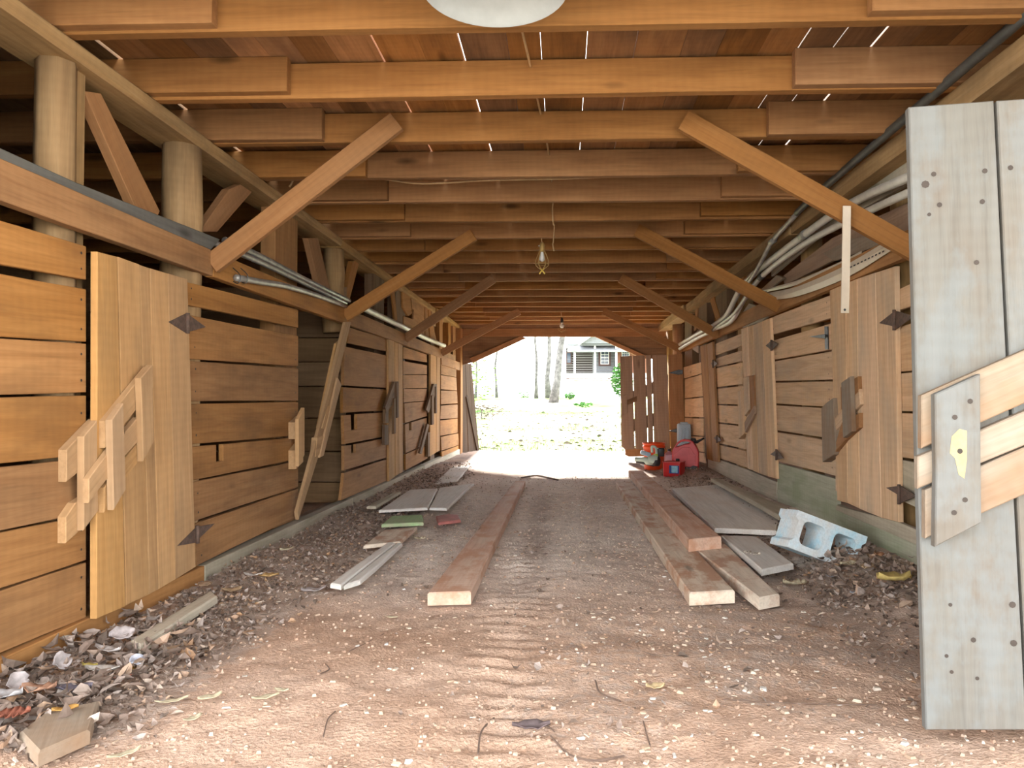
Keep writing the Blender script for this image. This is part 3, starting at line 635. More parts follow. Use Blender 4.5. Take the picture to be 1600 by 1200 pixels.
for s in (-1, 1):
    for q in range(6):
        a = 1.862 + q * .42; a, b = (a, a + .418) if q < 5 else (a, 4.36)
        box('plank', ce, M_SHED, min(s * a, s * b), max(s * a, s * b), 1.9, 12.4, ZD, ZD + .022, 'y', 0, 0)
shade_eave = empty('roof', (0, 0.2, 2.3), 'unseen plank eave added over the entrance to shade the near end', 'roof', kind='structure')  # added out of view; keeps high sky light off the near end
for k in range(22):
    box('plank', shade_eave, M_SHED, -4.4 + k * .4, -4.4 + k * .4 + .398, SHADE_EAVE, 1.9, ZD + .01, ZD + .035, 'y', 0, 0)
# knee braces from the rails up to the joists
for i, (a, b, lab) in enumerate([
    ((-1.70, 3.49, 1.515), (-0.80, 3.49, 2.20), 'warm brown diagonal knee brace springing from the rail beside the round log post'),
    ((-1.70, 5.66, 1.52), (-0.69, 5.63, 2.14), 'second diagonal knee brace on the slanted-latch side, above the open stall'),
    ((-1.70, 7.86, 1.53), (-0.74, 7.72, 2.15), 'third diagonal knee brace on the slanted-latch side, above the narrow stall door'),
    ((-1.70, 10.2, 1.53), (-0.62, 10.36, 2.13), 'farthest diagonal knee brace on the slanted-latch side, just inside the far opening'),
    ((1.664, 3.49, 1.545), (0.57, 3.49, 2.185), 'broad diagonal knee brace with the cream strip hung over it'),
    ((1.645, 5.66, 1.575), (0.56, 5.63, 2.165), 'second diagonal knee brace on the conduit side, crossing the cream vinyl strips'),
    ((1.645, 7.86, 1.56), (0.60, 7.72, 2.15), 'third diagonal knee brace on the conduit side, where the white pipes bend'),
    ((1.645, 10.2, 1.56), (0.56, 10.36, 2.13), 'farthest diagonal knee brace on the conduit side, above the fuel cans')]):
    e = empty('knee_brace', a, lab, 'brace', 'knee braces between rails and joists')
    bar('brace_board', e, M_BRACE, a, b, 0.098, 0.034, (0, 0, 1))
# end header with its clipped corners
wb = empty('wall_back', (0, 12.3, 1.9), 'board header and clipped corners around the far opening', 'wall', kind='structure')
YB = 12.32
def Bq(pts, mat, name, t=.024, y=YB): return prism(name, wb, mat, [on_y(px, py, y) for px, py in pts], Vector((0, t, 0)), bevel=0)
Bq([(700, 486), (1060, 482), (1060, 514), (700, 516)], M_ENDORANGE, 'header', .04)
Bq([(716, 514), (1040, 512), (1040, 526), (716, 526)], M_ENDORANGE, 'header', .05, YB - .02)
Bq([(712, 525), (818, 525), (772, 548), (712, 548)], M_DARK, 'plank'); Bq([(712, 546), (776, 546), (738, 566), (712, 573)], M_DARK, 'plank', y=YB + .012)
Bq([(936, 524), (1044, 524), (1044, 543), (976, 543)], M_DARK, 'plank'); Bq([(970, 541), (1044, 541), (1044, 561), (1010, 561)], M_DARK, 'plank', y=YB + .012)
Bq([(734, 560), (814, 525), (822, 528), (738, 567)], M_ENDORANGE, 'corner_brace', .06, YB - .03)
Bq([(930, 526), (940, 525), (1012, 557), (1002, 559)], M_ENDORANGE, 'corner_brace', .06, YB - .03)
box('post', wb, M_POST, 1.72, 1.86, 12.1, 12.34, -.05, 2.1, 'z')

# ------------------------------------------------------------------ the big door leaves
p0 = Vector((0.895, 1.864, 0)); dirr = Vector((0.255, -0.028, 0)).normalized(); nn = Vector((dirr.y, -dirr.x, 0)).normalized()   # nn faces the camera
nn = nn if nn.y < 0 else -nn
d8 = empty('door_8', p0, 'whitish weathered barn door leaf with slanted battens, swung into the aisle', 'door', kind='structure')
def Dq(pts, off, mat, name, t=.026, jit=0.0025, bevel=.003, parent=None):
    return prism(name, parent or d8, mat, [on_plane(px, py, p0 + nn * off, nn) for px, py in pts], -nn * t, bevel=bevel, jit=jit)
Dq([(1420, 167), (1553, 157), (1604, 1141), (1447, 1141)], 0, M_WHITE, 'plank')
Dq([(1558, 157), (1722, 146), (1776, 1143), (1609, 1141)], 0, M_WHITE, 'plank')
Dq([(1726, 146), (1880, 135), (1890, 1145), (1780, 1143)], 0.001, M_WHITE, 'plank')
Dq([(1884, 135), (1990, 128), (2000, 1147), (1894, 1145)], 0, M_WHITE, 'plank')
Dq([(1440, 618), (1640, 530), (1980, 382), (1980, 470), (1640, 613), (1440, 701)], 0.026, M_BATTEN, 'batten')
Dq([(1434, 714), (1640, 626), (1760, 575), (1760, 630), (1640, 680), (1434, 764)], 0.027, M_BATTEN, 'slide_bar', t=.024)
Dq([(1446, 766), (1640, 682), (1980, 530), (1980, 610), (1640, 755), (1446, 842)], 0.026, M_BATTEN, 'batten')
Dq([(1461, 616), (1532, 584), (1534, 817), (1461, 855)], 0.052, M_WHITE, 'latch_keeper')
Dq([(1700, 500), (1770, 470), (1772, 745), (1702, 775)], 0.052, M_WHITE, 'latch_keeper')
M_SMEAR = plain('pale_yellow_paint', (0.34, 0.28, 0.15), 0.8, 0, .1, 40)
Dq([(1487, 682), (1499, 670), (1511, 673), (1511, 718), (1507, 748), (1498, 742), (1492, 716), (1484, 708)], 0.0526, M_SMEAR, 'paint_smear', t=.0004, bevel=0)
bm = bmesh.new()
for px, py, o, r in ((1459, 272, 0, 4), (1539, 267, 0, 4), (1468, 320, 0, 4), (1535, 315, 0, 4), (1452, 335, 0, 3), (1446, 288, 0, 6), (1579, 262, 0, 4), (1500, 705, .052, 4), (1516, 627, .052, 4), (1492, 652, .052, 4), (1491, 801, .052, 4), (1508, 781, .052, 4),
                     (1526, 410, 0, 4), (1479, 1025, 0, 3), (1521, 1000, 0, 4), (1487, 1050, 0, 3), (1582, 945, 0, 5), (1584, 1005, 0, 5), (1527, 1060, 0, 3), (1485, 945, 0, 3)):
    c = on_plane(px, py, p0 + nn * (o + .001), nn); u = dirr; v = Vector((0, 0, 1)); r = r * 1.86 / 1150
    bm.faces.new([bm.verts.new(c + (u * math.cos(k * math.pi / 4) + v * math.sin(k * math.pi / 4)) * r) for k in range(8)])
tag(bm_link('nail_heads', bm, M_NAIL, d8), kind='stuff')
# far leaf on the conduit side, half open
pf = Vector((1.72, 10.42, 0)); df = Vector((-1, 0.14, 0)).normalized(); nf = Vector((-df.y, df.x, 0)); nf = nf if nf.y < 0 else -nf
d9 = empty('door_9', pf, 'brown gappy barn door leaf half open behind the orange bucket', 'door', kind='structure')
def Eq(pts, off, mat, name, t=.024, parent=None): return prism(name, parent or d9, mat, [on_plane(px, py, pf + nf * off, nf) for px, py in pts], -nf * t, bevel=.002)
Eq([(969, 557), (987.5, 556), (991.5, 702), (977, 703), (971, 697)], 0, M_ENDDOOR, 'plank'); Eq([(989, 556), (1007.5, 555), (1012, 702), (993, 702)], 0, M_ENDDOOR, 'plank')
Eq([(1009.3, 555), (1017.2, 555), (1021, 702), (1013.2, 702)], 0, M_ENDDOOR, 'plank'); Eq([(1019, 555), (1042, 554.5), (1047, 702), (1022.3, 702)], 0, M_ENDDOOR, 'plank')
Eq([(1044, 554), (1066, 553), (1070, 704), (1048.5, 703)], 0, M_ENDORANGE, 'plank')
Eq([(977, 700), (1050, 699), (1050, 712), (983, 713.5), (977, 711)], -.026, M_ENDORANGE, 'batten', .02)
Eq([(970, 620), (1044, 585), (1044, 605), (970, 638)], -.026, M_ENDDOOR, 'batten', .02); Eq([(970, 660), (1044, 640), (1044, 660), (970, 680)], -.026, M_ENDDOOR, 'batten', .02)
Eq([(970, 621), (980, 616), (980, 646), (970, 651)], .015, M_ENDDOOR, 'latch_keeper', .015); Eq([(980, 625), (995, 619), (995, 627), (980, 633)], .004, M_DARK, 'slide_bar', .01)
for yy in (581.5, 672.5):
    Eq([(1044, yy + 1), (1061, yy - 4), (1067, yy - 3), (1067, yy + 3), (1060, yy + 4)], .006, M_IRON, 'hinge', .006)
# far leaf on the other side, swung out almost flush with the view
pg = Vector((-1.70, 12.36, 0)); dg = Vector((0.34, 0.9, 0)).normalized(); ng = Vector((dg.y, -dg.x, 0))
d10 = empty('door_10', pg, 'dark leaning barn door leaf swung outward beyond the last stall boards', 'door', kind='structure')
M_ENDDARK = wood('dark_end_door_wood', (0.04, 0.026, 0.018), (0.065, 0.043, 0.03), (0.09, 0.06, 0.043), vary=0.1)
def Gq(pts, off, mat, name, t=.024): return prism(name, d10, M_ENDDARK if mat is M_DARK else mat, [on_plane(px, py, pg + ng * off, ng) for px, py in pts], -ng * t, bevel=0)
Gq([(720, 569), (727, 568.5), (731, 708), (722, 707)], 0, M_DARK, 'plank'); Gq([(727.4, 568.5), (733, 568), (741, 711), (732.5, 709)], 0, M_DARK, 'plank'); Gq([(733.3, 568), (736.5, 568), (749.5, 712), (741.3, 711)], 0, M_DARK, 'plank')
Gq([(729, 620), (731, 618), (749, 700), (746, 704)], .02, M_DARK, 'batten')

# ------------------------------------------------------------------ pipes, cables, lamps
def pipe(name, pts, X, r, mat, label, cat, seg=8, n=20, s=1):
    o = tube(name, None, mat, curve([on_x(px, py, X if not isinstance(X, list) else X[i]) for i, (px, py) in enumerate(pts)], n), r, seg)
    return tag(o, label, cat)
gb = prism('grey_board', None, M_GREYB, [on_x(px, py, -1.71) for px, py in ((-120, 176), (120, 285), (345, 374), (330, 391), (110, 301), (-120, 200))], Vector((-.05, 0, 0)), axis=Vector((0, 1, 0)), bevel=.004)
tag(gb, 'long slate-grey board lying on the rail in front of the log posts', 'board')
pipe('conduit', [(330, 378), (400, 407), (470, 440), (540, 474)], -1.735, .017, M_ZINC, 'lower grey conduit running on from the slate-grey board along the rail', 'conduit')
pipe('conduit', [(352, 376), (410, 403), (470, 434), (545, 470)], -1.76, .021, M_ZINC, 'upper thick grey conduit with couplings behind the second knee brace', 'conduit')
pipe('conduit', [(369, 434), (410, 441), (446, 447), (490, 460), (540, 478)], -1.68, .018, M_ZINC, 'shorter open-ended conduit hung under the rail on wire hooks', 'conduit')
pipe('pipe', [(556, 476), (600, 497), (634, 513), (662, 527), (694, 540)], -1.72, .03, M_PVC, 'white plastic pipe resting on the rail past the second knee brace', 'pipe')
for k, px in enumerate((381, 369)):
    a = on_x(px, 436, -1.68)
    tag(tube('wire_hook', None, M_IRON, curve([a + Vector((-.02, 0, .06)), a + Vector((.02, 0, .02)), a + Vector((.012, 0, -.022)), a + Vector((-.02, 0.004, -.01))], 12), .0025, 5), ('wire hook %s the open end of the hung conduit' % ('a hand behind' if k == 0 else 'at')), 'hook')
pipe('pipe', [(1660, -25), (1440, 163), (1280, 300), (1245, 333)], 1.545, .021, M_BLACKP, 'long black pipe under the joists beside the top plate', 'pipe')
pipe('conduit', [(1246, 333), (1207, 377), (1190, 408), (1176, 432), (1160, 452)], 1.55, .017, M_ZINC, 'thin grey conduit continuing from the black pipe down to the bend', 'conduit')
pipe('conduit', [(1440, 268), (1330, 318), (1256, 368), (1166, 440), (1137, 490), (1124, 502), (1108, 514)], [1.64, 1.64, 1.62, 1.60, 1.60, 1.60, 1.60], .026, M_PVC, 'upper pale conduit dropping in a curve behind the third knee brace', 'conduit', n=36)
pipe('conduit', [(1440, 292), (1340, 338), (1256, 382), (1190, 432), (1162, 470), (1146, 498), (1132, 508), (1113, 515)], [1.64, 1.64, 1.63, 1.62, 1.61, 1.6, 1.6, 1.6], .022, M_PVC, 'lower pale conduit with a dark coupling beside the short stub of board', 'conduit', n=36)
pipe('conduit', [(1174, 452), (1155, 480), (1143, 494), (1125, 507), (1110, 519)], 1.585, .018, M_ZINC, 'thin inner conduit bending down beside the two pale ones', 'conduit', n=30)
pipe('conduit', [(1108, 513), (1092, 521), (1075, 531), (1058, 541)], 1.61, .028, M_PVC, 'bright pale conduit end run above the fuel cans', 'conduit')
pipe('conduit', [(1112, 518), (1096, 525), (1080, 534), (1062, 545)], 1.59, .022, M_PVC, 'second pale conduit end run lying just below the first above the fuel cans', 'conduit')
for (px, py, X, r, l) in ((1256, 367, 1.62, .03, 'on the upper pale conduit'), (1190, 432, 1.62, .027, 'on the lower pale conduit'), (1207, 377, 1.55, .022, 'on the thin grey conduit')):
    c = on_x(px, py, X); d = (on_x(px + 8, py - 6, X) - c).normalized()
    tag(tube('pipe_coupling', None, M_BLACKP if r == .027 else M_ZINC, [c - d * .05, c + d * .05], r, 10), 'sleeve coupling ' + l, 'coupling')
# stored boards leaning in the truss
for pts, X, m, l in (
    ([(1205, 392), (1280, 337), (1440, 224), (1440, 276), (1300, 352), (1205, 432)], 1.69, M_GREY, 'long grey plank stored in the truss behind the pale conduits'),
    ([(1222, 432), (1300, 372), (1440, 306), (1440, 352), (1330, 392), (1226, 446)], 1.70, M_ENDDOOR, 'brown wide plank stored in the truss below the long grey plank'),
    ([(1285, 396), (1330, 373), (1372, 366), (1372, 384), (1303, 408)], 1.672, M_BATTEN, 'short pale plank end sticking out above the cream vinyl strips'),
    ([(1178, 462), (1213, 430), (1224, 434), (1190, 462)], 1.65, M_BATTEN, 'stub of pale board beside the conduit coupling'),
    ([(1152, 500), (1170, 474), (1208, 486), (1190, 502), (1160, 512)], 1.66, M_GREY, 'grey plank end slanting down over the middle stall door')):
    o = prism('stored_plank', None, m, [on_x(px, py, X) for px, py in pts], Vector((.022, 0, 0)), axis=Vector((0, 1, 0)), bevel=.002); tag(o, l, 'plank', 'planks stored in the truss')
# cream vinyl strips lying on the rail
def strip(name, up, lo, X, label, perf=None):
    a = curve([on_x(px, py, X) for px, py in up], 16); b = curve([on_x(px, py, X) for px, py in lo], 16); n = min(len(a), len(b))
    v = []; f = []
    for i in range(n):
        m_ = (a[i] + b[i]) / 2 + Vector((-.008, 0, 0))
        for q in (a[i], m_, b[i]): v.append(q)
        for q in (a[i], m_, b[i]): v.append(q + Vector((.004, 0, 0)))
    for i in range(n - 1):
        p, q = i * 6, i * 6 + 6
        f += [(p, p + 1, q + 1, q), (p + 1, p + 2, q + 2, q + 1), (p + 3, q + 3, q + 4, p + 4), (p + 4, q + 4, q + 5, p + 5), (p, q, q + 3, p + 3), (p + 2, p + 5, q + 5, q + 2)]
    f += [(0, 3, 4, 1), (1, 4, 5, 2)]; e = (n - 1) * 6; f += [(e, e + 1, e + 4, e + 3), (e + 1, e + 2, e + 5, e + 4)]
    o = tag(raw(name, v, f, M_VINYL), label, 'vinyl strip', 'vinyl strips on the rail')
    if perf:
        bm = bmesh.new()
        for k in range(perf[4]):
            t = k / perf[4]; t2 = t + .55 / perf[4]
            p1 = on_x(perf[0] + (perf[2] - perf[0]) * t, perf[1] + (perf[3] - perf[1]) * t, X - .0095); p2 = on_x(perf[0] + (perf[2] - perf[0]) * t2, perf[1] + (perf[3] - perf[1]) * t2, X - .0095)
            bm.faces.new([bm.verts.new(q) for q in (p1 + Vector((0, 0, .004)), p2 + Vector((0, 0, .004)), p2 - Vector((0, 0, .004)), p1 - Vector((0, 0, .004)))])
        tag(bm_link('slots', bm, M_BLACK, o), kind='stuff')
strip('vinyl_strip', [(1192, 452), (1240, 440), (1300, 415), (1346, 392)], [(1194, 457), (1242, 446), (1302, 422), (1350, 399)], 1.655, 'topmost thin cream vinyl strip lying on the rail')
strip('vinyl_strip', [(1193, 459), (1245, 448), (1305, 424), (1350, 400)], [(1196, 464), (1247, 454), (1308, 431), (1355, 408)], 1.645, 'middle cream vinyl strip lying on the rail')
strip('vinyl_strip', [(1198, 463), (1240, 450), (1310, 420), (1400, 368)], [(1206, 469), (1245, 463), (1318, 436), (1404, 384)], 1.625, 'broad slotted cream vinyl strip bowed over the rail edge', (1328, 418, 1384, 391, 10))
hs = empty('hanging_strip', (1.345, 3.45, 1.28), 'cream plastic strip hung straight down over the broad knee brace', 'strip')
p_ = on_y(1323, 322, 3.44); q_ = on_y(1320, 489, 3.44)
bar('strip_body', hs, M_VINYL, q_, p_, .036, .008, (1, 0, 0), .001)
bm = bmesh.new(); c = on_y(1320, 484, 3.433); bmesh.ops.create_circle(bm, cap_ends=True, segments=8, radius=.006, matrix=Matrix.Translation(c) @ Matrix.Rotation(math.pi / 2, 4, 'X')); bm_link('screw_hole', bm, M_BLACK, hs)
# cables
tag(tube('ceiling_cable', None, M_CABLE, curve([(-.175, 2.3, 2.262), (-.165, 2.6, 2.262), (-.14, 2.95, 2.245), (-.125, 3.3, 2.262), (-.085, 4.0, 2.25), (-.08, 4.4, 2.258), (-.065, 4.9, 2.24), (-.075, 5.1, 2.19), (-.07, 5.14, 2.10), (-.066, 5.4, 2.15), (-.075, 5.6, 2.08), (-.08, 5.62, 2.06), (-.07, 5.58, 2.0)], 60), .0055, 6), 'tan electric cable threaded along the ceiling joists to the cage lamp', 'cable')
cc = [on_y(px, py, 4.36) for px, py in ((452, 292), (470, 275), (545, 275), (600, 280), (660, 287), (760, 282), (860, 280), (960, 276), (1060, 271), (1142, 263))]
cc[0].y = cc[1].y = 4.36
tag(tube('cross_cable', None, M_CABLE, curve(cc, 50), .006, 6), 'tan cable sagging across the aisle just under the joists', 'cable')
# enamel barn lamp at the top of the picture
lamp = empty('barn_lamp', (-.207, 2.2, 2.10), 'grey enamel dome lamp under the first joists', 'lamp')
lathe('lamp_shade', lamp, M_SHADE, [(.222, 0.0), (.225, .004), (.219, .008), (.20, .025), (.16, .055), (.10, .08), (.05, .092), (.045, .13), (.0, .13), (.0, .127), (.042, .127), (.047, .088), (.098, .076), (.157, .051), (.197, .021), (.215, .003), (.222, 0.0)], 48, T(-.207, 2.2, 2.10))
lathe('lamp_socket', lamp, M_BLACK, [(0, .085), (.025, .085), (.028, .05), (.02, .035), (0, .035)], 20, T(-.207, 2.2, 2.10))
M_BULB = plain('frosted_bulb', (0.75, 0.75, 0.72), 0.3, 0, .03)
lathe('bulb', lamp, M_BULB, [(0, -.0), (.02, .004), (.03, .02), (.024, .035), (.015, .045)], 20, T(-.207, 2.2, 2.10))
tube('lamp_cord', lamp, M_CABLE, curve([(-.207, 2.2, 2.23), (-.207, 2.24, 2.262), (-.20, 2.38, 2.25), (-.19, 2.474, 2.235)], 12), .006, 6)
# cage lamp
M_CAGE = plain('yellowed_cage_wire', (0.46, 0.30, 0.10), 0.5, 0.2); M_YEL = plain('yellow_plastic', (0.72, 0.50, 0.06), 0.5)
cg = on_y(847, 400, 5.722); cl = empty('cage_lamp', (cg.x, cg.y, 1.83), 'wire cage work lamp with a yellow tip hanging in the aisle', 'lamp')
zt = on_y(847, 391, 5.722).z; zb = on_y(847, 421, 5.722).z
for k in range(6):
    a = k * math.pi / 3
    tube('cage_wire', cl, M_CAGE, curve([cg.xy.to_3d() + Vector((math.cos(a) * r, math.sin(a) * r, zt + (zb - zt) * t)) for r, t in ((.016, 0), (.03, .2), (.05, .55), (.048, .8), (.012, 1.0))], 10), .0028, 5)
lathe('cage_ring', cl, M_CAGE, [(.048, -.003), (.052, 0), (.048, .003), (.046, 0), (.048, -.003)], 16, T(cg.x, cg.y, zt + (zb - zt) * .72))
lathe('lamp_socket', cl, M_CAGE, [(0, .06), (.012, .06), (.02, .045), (.02, .0), (.014, -.015), (0, -.015)], 14, T(cg.x, cg.y, zt))
lathe('bulb', cl, M_BULB, [(0, -.09), (.016, -.085), (.024, -.065), (.016, -.035), (.012, -.012)], 14, T(cg.x, cg.y, zt))
for s in (-1, 1):
    bar('tip_hook', cl, M_YEL, (cg.x + s * .022, cg.y, zb - .035), (cg.x - s * .016, cg.y, zb + .012), .01, .01, (0, 1, 0), .001)
tube('lamp_cord', cl, M_CABLE, curve([(cg.x, cg.y, zt + .055), (cg.x - .004, cg.y, zt + .09), (cg.x + .004, cg.y, 2.14)], 8), .004, 5)
tube('lamp_hook', cl, M_PVC, [(cg.x - .03, cg.y, 2.07), (cg.x + .02, cg.y, 2.068)], .005, 5)
# bare bulb near the far end
bb = on_y(878, 505, 10.45); bl = empty('bare_bulb', (bb.x, bb.y, bb.z - .1), 'clear bulb in a wire guard hanging by the far opening', 'lamp')
lathe('lamp_socket', bl, M_BLACK, [(0, .1), (.012, .1), (.022, .06), (.022, .03), (0, .03)], 12, T(bb.x, bb.y, bb.z - .02))
lathe('bulb', bl, M_BULB, [(0, -.05), (.022, -.043), (.034, -.02), (.024, .012), (.015, .035)], 14, T(bb.x, bb.y, bb.z - .02))
tube('lamp_cord', bl, M_CABLE, curve([(bb.x, bb.y, bb.z + .08), (bb.x - .01, bb.y, 2.10), (bb.x - .01, bb.y, 2.14)], 10), .006, 6)
for k in range(4):
    a = k * math.pi / 2 + .4
    tube('guard_wire', bl, M_CAGE, curve([(bb.x + math.cos(a) * r, bb.y + math.sin(a) * r, bb.z + z) for r, z in ((.02, .02), (.055, -.03), (.05, -.1), (.0, -.13))], 8), .002, 4)

# ------------------------------------------------------------------ boards on the floor
def lay(name, pts, z, t, mat, label, cat='plank', group=None, bevel=.006, tilt=None):
    P = [on_z(px, py, z + (tilt[i] if tilt else 0)) for i, (px, py) in enumerate(pts)]
    o = prism(name, None, mat, P, Vector((0, 0, -t)), bevel=bevel, jit=.004 if not tilt else 0)
    return tag(o, label, cat, group)
lay('floor_plank', [(668, 926), (736, 924), (821, 751), (805, 751)], .050, .055, M_DIRTBOARD, 'long dirt-caked plank lying down the middle of the aisle')
lay('floor_plank', [(1077, 926), (1148, 922), (985, 752), (962, 753)], .050, .055, M_FLOORBOARD, 'long grey plank with dirt patches, inner one of the two tracks beside the block')
lay('floor_beam', [(1076, 843), (1127, 838), (1004, 735), (982, 735)], .115, .065, M_DIRTBOARD, 'thick dirt-brown timber lying on top of the long grey planks')
lay('floor_plank', [(1186, 934), (1218, 928), (1135, 850), (1084, 856)], .050, .05, M_FLOORBOARD, 'pale grey plank end poking out from under the thick timber')
lay('floor_panel', [(1050, 763), (1122, 757), (1219, 803), (1213, 829), (1116, 825)], .068, .03, M_PANEL, 'broad grey panel lying between the timber and the stall wall', 'panel')
lay('floor_panel', [(1126, 836), (1182, 838), (1240, 880), (1190, 890)], .066, .03, M_PANEL, 'smaller dirty grey panel in front of the broad panel near the block', 'panel')
lay('wall_foot_board', [(1110, 747), (1121, 746), (1230, 793), (1218, 806)], .125, .03, M_GREY, 'narrow grey board lying along the foot of the stall wall behind the block')
lay('floor_panel', [(592, 797), (640, 765), (684, 763), (668, 793)], .055, .02, M_PANEL, 'flat pale grey panel on the leaf bank beside the narrow stall door', 'panel')
lay('floor_panel', [(671, 793), (687, 762), (741, 755), (698, 794)], .05, .02, M_PANEL, 'second pale grey panel overlapping the first beside the aisle plank', 'panel')
lay('floor_strip', [(573, 791), (615, 769), (626, 768), (588, 791)], .085, .02, M_GREY, 'thin grey wood strip between the sill and the pale panels')
lay('floor_panel', [(680, 754), (706, 729), (733, 729), (714, 750)], .03, .02, M_PANEL, 'farthest pale panel at the foot of the last stall boards', 'panel')
lay('green_board', [(596, 819), (612, 806), (660, 804), (662, 816)], .055, .022, M_GREENP, 'bright green painted board scrap on the leaf bank', 'board')
M_REDP = plain('faded_red_plastic', (0.45, 0.16, 0.14), .7, 0, .2, 8)
lay('red_scrap', [(681, 806), (700, 803), (716, 804), (720, 812), (702, 814), (685, 816)], .04, .02, M_REDP, 'faded red plastic scrap beside the green board', 'scrap')
lay('floor_plank', [(516, 911), (533, 914), (618, 848), (607, 846)], .045, .022, M_PANEL, 'outer of two narrow grey boards side by side in the dirt below the green scrap')
lay('floor_plank', [(537, 914), (563, 906), (629, 848), (620, 848)], .042, .022, M_PANEL, 'inner of two narrow grey boards side by side, nearer the dirt-caked plank')
lay('floor_plank', [(568, 852), (600, 828), (652, 823), (626, 846)], .045, .02, M_FLOORBOARD, 'dusty wide board between the green scrap and the two narrow boards')
lay('sill_board', [(204, 1000), (220, 1008), (340, 931), (330, 922)], .050, .03, M_GREY, 'thin board half buried in leaves along the near sill')
lay('broken_board', [(30, 1143), (70, 1112), (155, 1094), (141, 1140), (60, 1175)], .040, .035, M_BATTEN, 'short broken board in the leaves by the corner of the near wall')

# ------------------------------------------------------------------ painted concrete block
def cmat():
    m, nt, N, L, B = new_mat('painted_concrete')
    tc = N.new('ShaderNodeTexCoord'); v = tc.outputs['Object']
    n1 = noise(N, L, v, 7, 4, 0.6); n2 = noise(N, L, v, 90, 3, 0.6)
    c = ramp(N, L, n1, [(0.40, (0.62, 0.65, 0.65)), (0.52, (0.60, 0.70, 0.75)), (0.66, (0.45, 0.69, 0.80))])
    c = mixc(N, L, 0.5, c, ramp(N, L, n2, [(0.3, 0.75), (0.6, 1.1)]), 'MULTIPLY')
    L.new(c, B.inputs['Base Color']); B.inputs['Roughness'].default_value = 0.9
    bp = N.new('ShaderNodeBump'); bp.inputs['Strength'].default_value = 0.5; bp.inputs['Distance'].default_value = 0.004; L.new(n2, bp.inputs['Height']); L.new(bp.outputs[0], B.inputs['Normal'])
    return m
def cinder(M):
    """hollow block: x length .40, z height .19 on its side, cores run along y (.19)"""
    bm = bmesh.new(); hx, hz, hy = .20, .098, .098
    def rr(cx, cz, w, h, r, n=3):
        out = []
        for sx, sz, a0 in ((1, 1, 0), (-1, 1, 90), (-1, -1, 180), (1, -1, 270)):
            for k in range(n + 1):
                a = math.radians(a0 + 90 * k / n); out.append((cx + sx * (w / 2 - r) + r * math.cos(a), cz + sz * (h / 2 - r) + r * math.sin(a)))
        return out
    # outline with end notches
    out = [(-hx, -hz), (hx, -hz), (hx, -hz + .035), (hx - .018, -hz + .05), (hx - .018, hz - .05), (hx, hz - .035), (hx, hz), (-hx, hz), (-hx, hz - .035), (-hx + .018, hz - .05), (-hx + .018, -hz + .05), (-hx, -hz + .035)]
    loops = [out, rr(-.088, 0, .125, .125, .03), rr(.088, 0, .125, .125, .03)]
    for y in (-hy, hy):
        es = []
        for lp in loops:
            vs = [bm.verts.new((x, y, z)) for x, z in lp]
            es += [bm.edges.new((vs[i], vs[(i + 1) % len(vs)])) for i in range(len(vs))]
        bmesh.ops.triangle_fill(bm, edges=es, use_beauty=True, normal=(0, 1, 0))
    bm.verts.ensure_lookup_table(); n = sum(len(l) for l in loops); base = 0
    for lp in loops:
        for i in range(len(lp)):
            a, b = base + i, base + (i + 1) % len(lp); bm.faces.new((bm.verts[a], bm.verts[b], bm.verts[n + b], bm.verts[n + a]))
        base += len(lp)
    return bm_link('cinder_block', bm, cmat(), None, M)
BLK = cinder(Matrix.Translation((1.335, 3.93, 0.125)) @ Matrix.Rotation(math.radians(8), 4, 'Z') @ Matrix.Rotation(math.radians(21), 4, 'Y') @ Matrix.Rotation(math.radians(-6), 4, 'X'))
tag(BLK, 'pale blue painted hollow concrete block tipped in the leaves', 'block')

# ------------------------------------------------------------------ bucket, blower and fuel cans
def gz(x, y): return float(floor_h(np.array([x]), np.array([y]))[0])
M_ORANGE = plain('orange_plastic', (0.70, 0.075, 0.012), 0.4, 0, .05, 5); M_RED = plain('red_plastic', (0.62, 0.028, 0.03), 0.38, 0, .06, 5); M_REDL = plain('sun_faded_red_plastic', (0.68, 0.12, 0.13), 0.5, 0, .1, 8)
bx, by = (1020.5 - 880) * 9.3 / 1150, 9.3; bz = gz(bx, by)
bk = empty('bucket', (bx, by, bz), 'bright orange plastic bucket in front of the gappy door leaf', 'bucket')
lathe('bucket_body', bk, M_ORANGE, [(0, .004), (.118, 0), (.12, .006), (.129, .19), (.139, .2), (.139, .215), (.132, .22), (.134, .275), (.143, .28), (.143, .295), (.137, .3), (.138, .32), (.146, .325), (.146, .335), (.135, .335), (.128, .2), (.115, .012), (0, .012)], 32, T(bx, by, bz))
tube('bucket_handle', bk, M_IRON, curve([(bx - .143, by, bz + .27), (bx - .10, by - .115, bz + .21), (bx, by - .15, bz + .18), (bx + .10, by - .115, bz + .21), (bx + .143, by, bz + .27)], 16), .0025, 5)
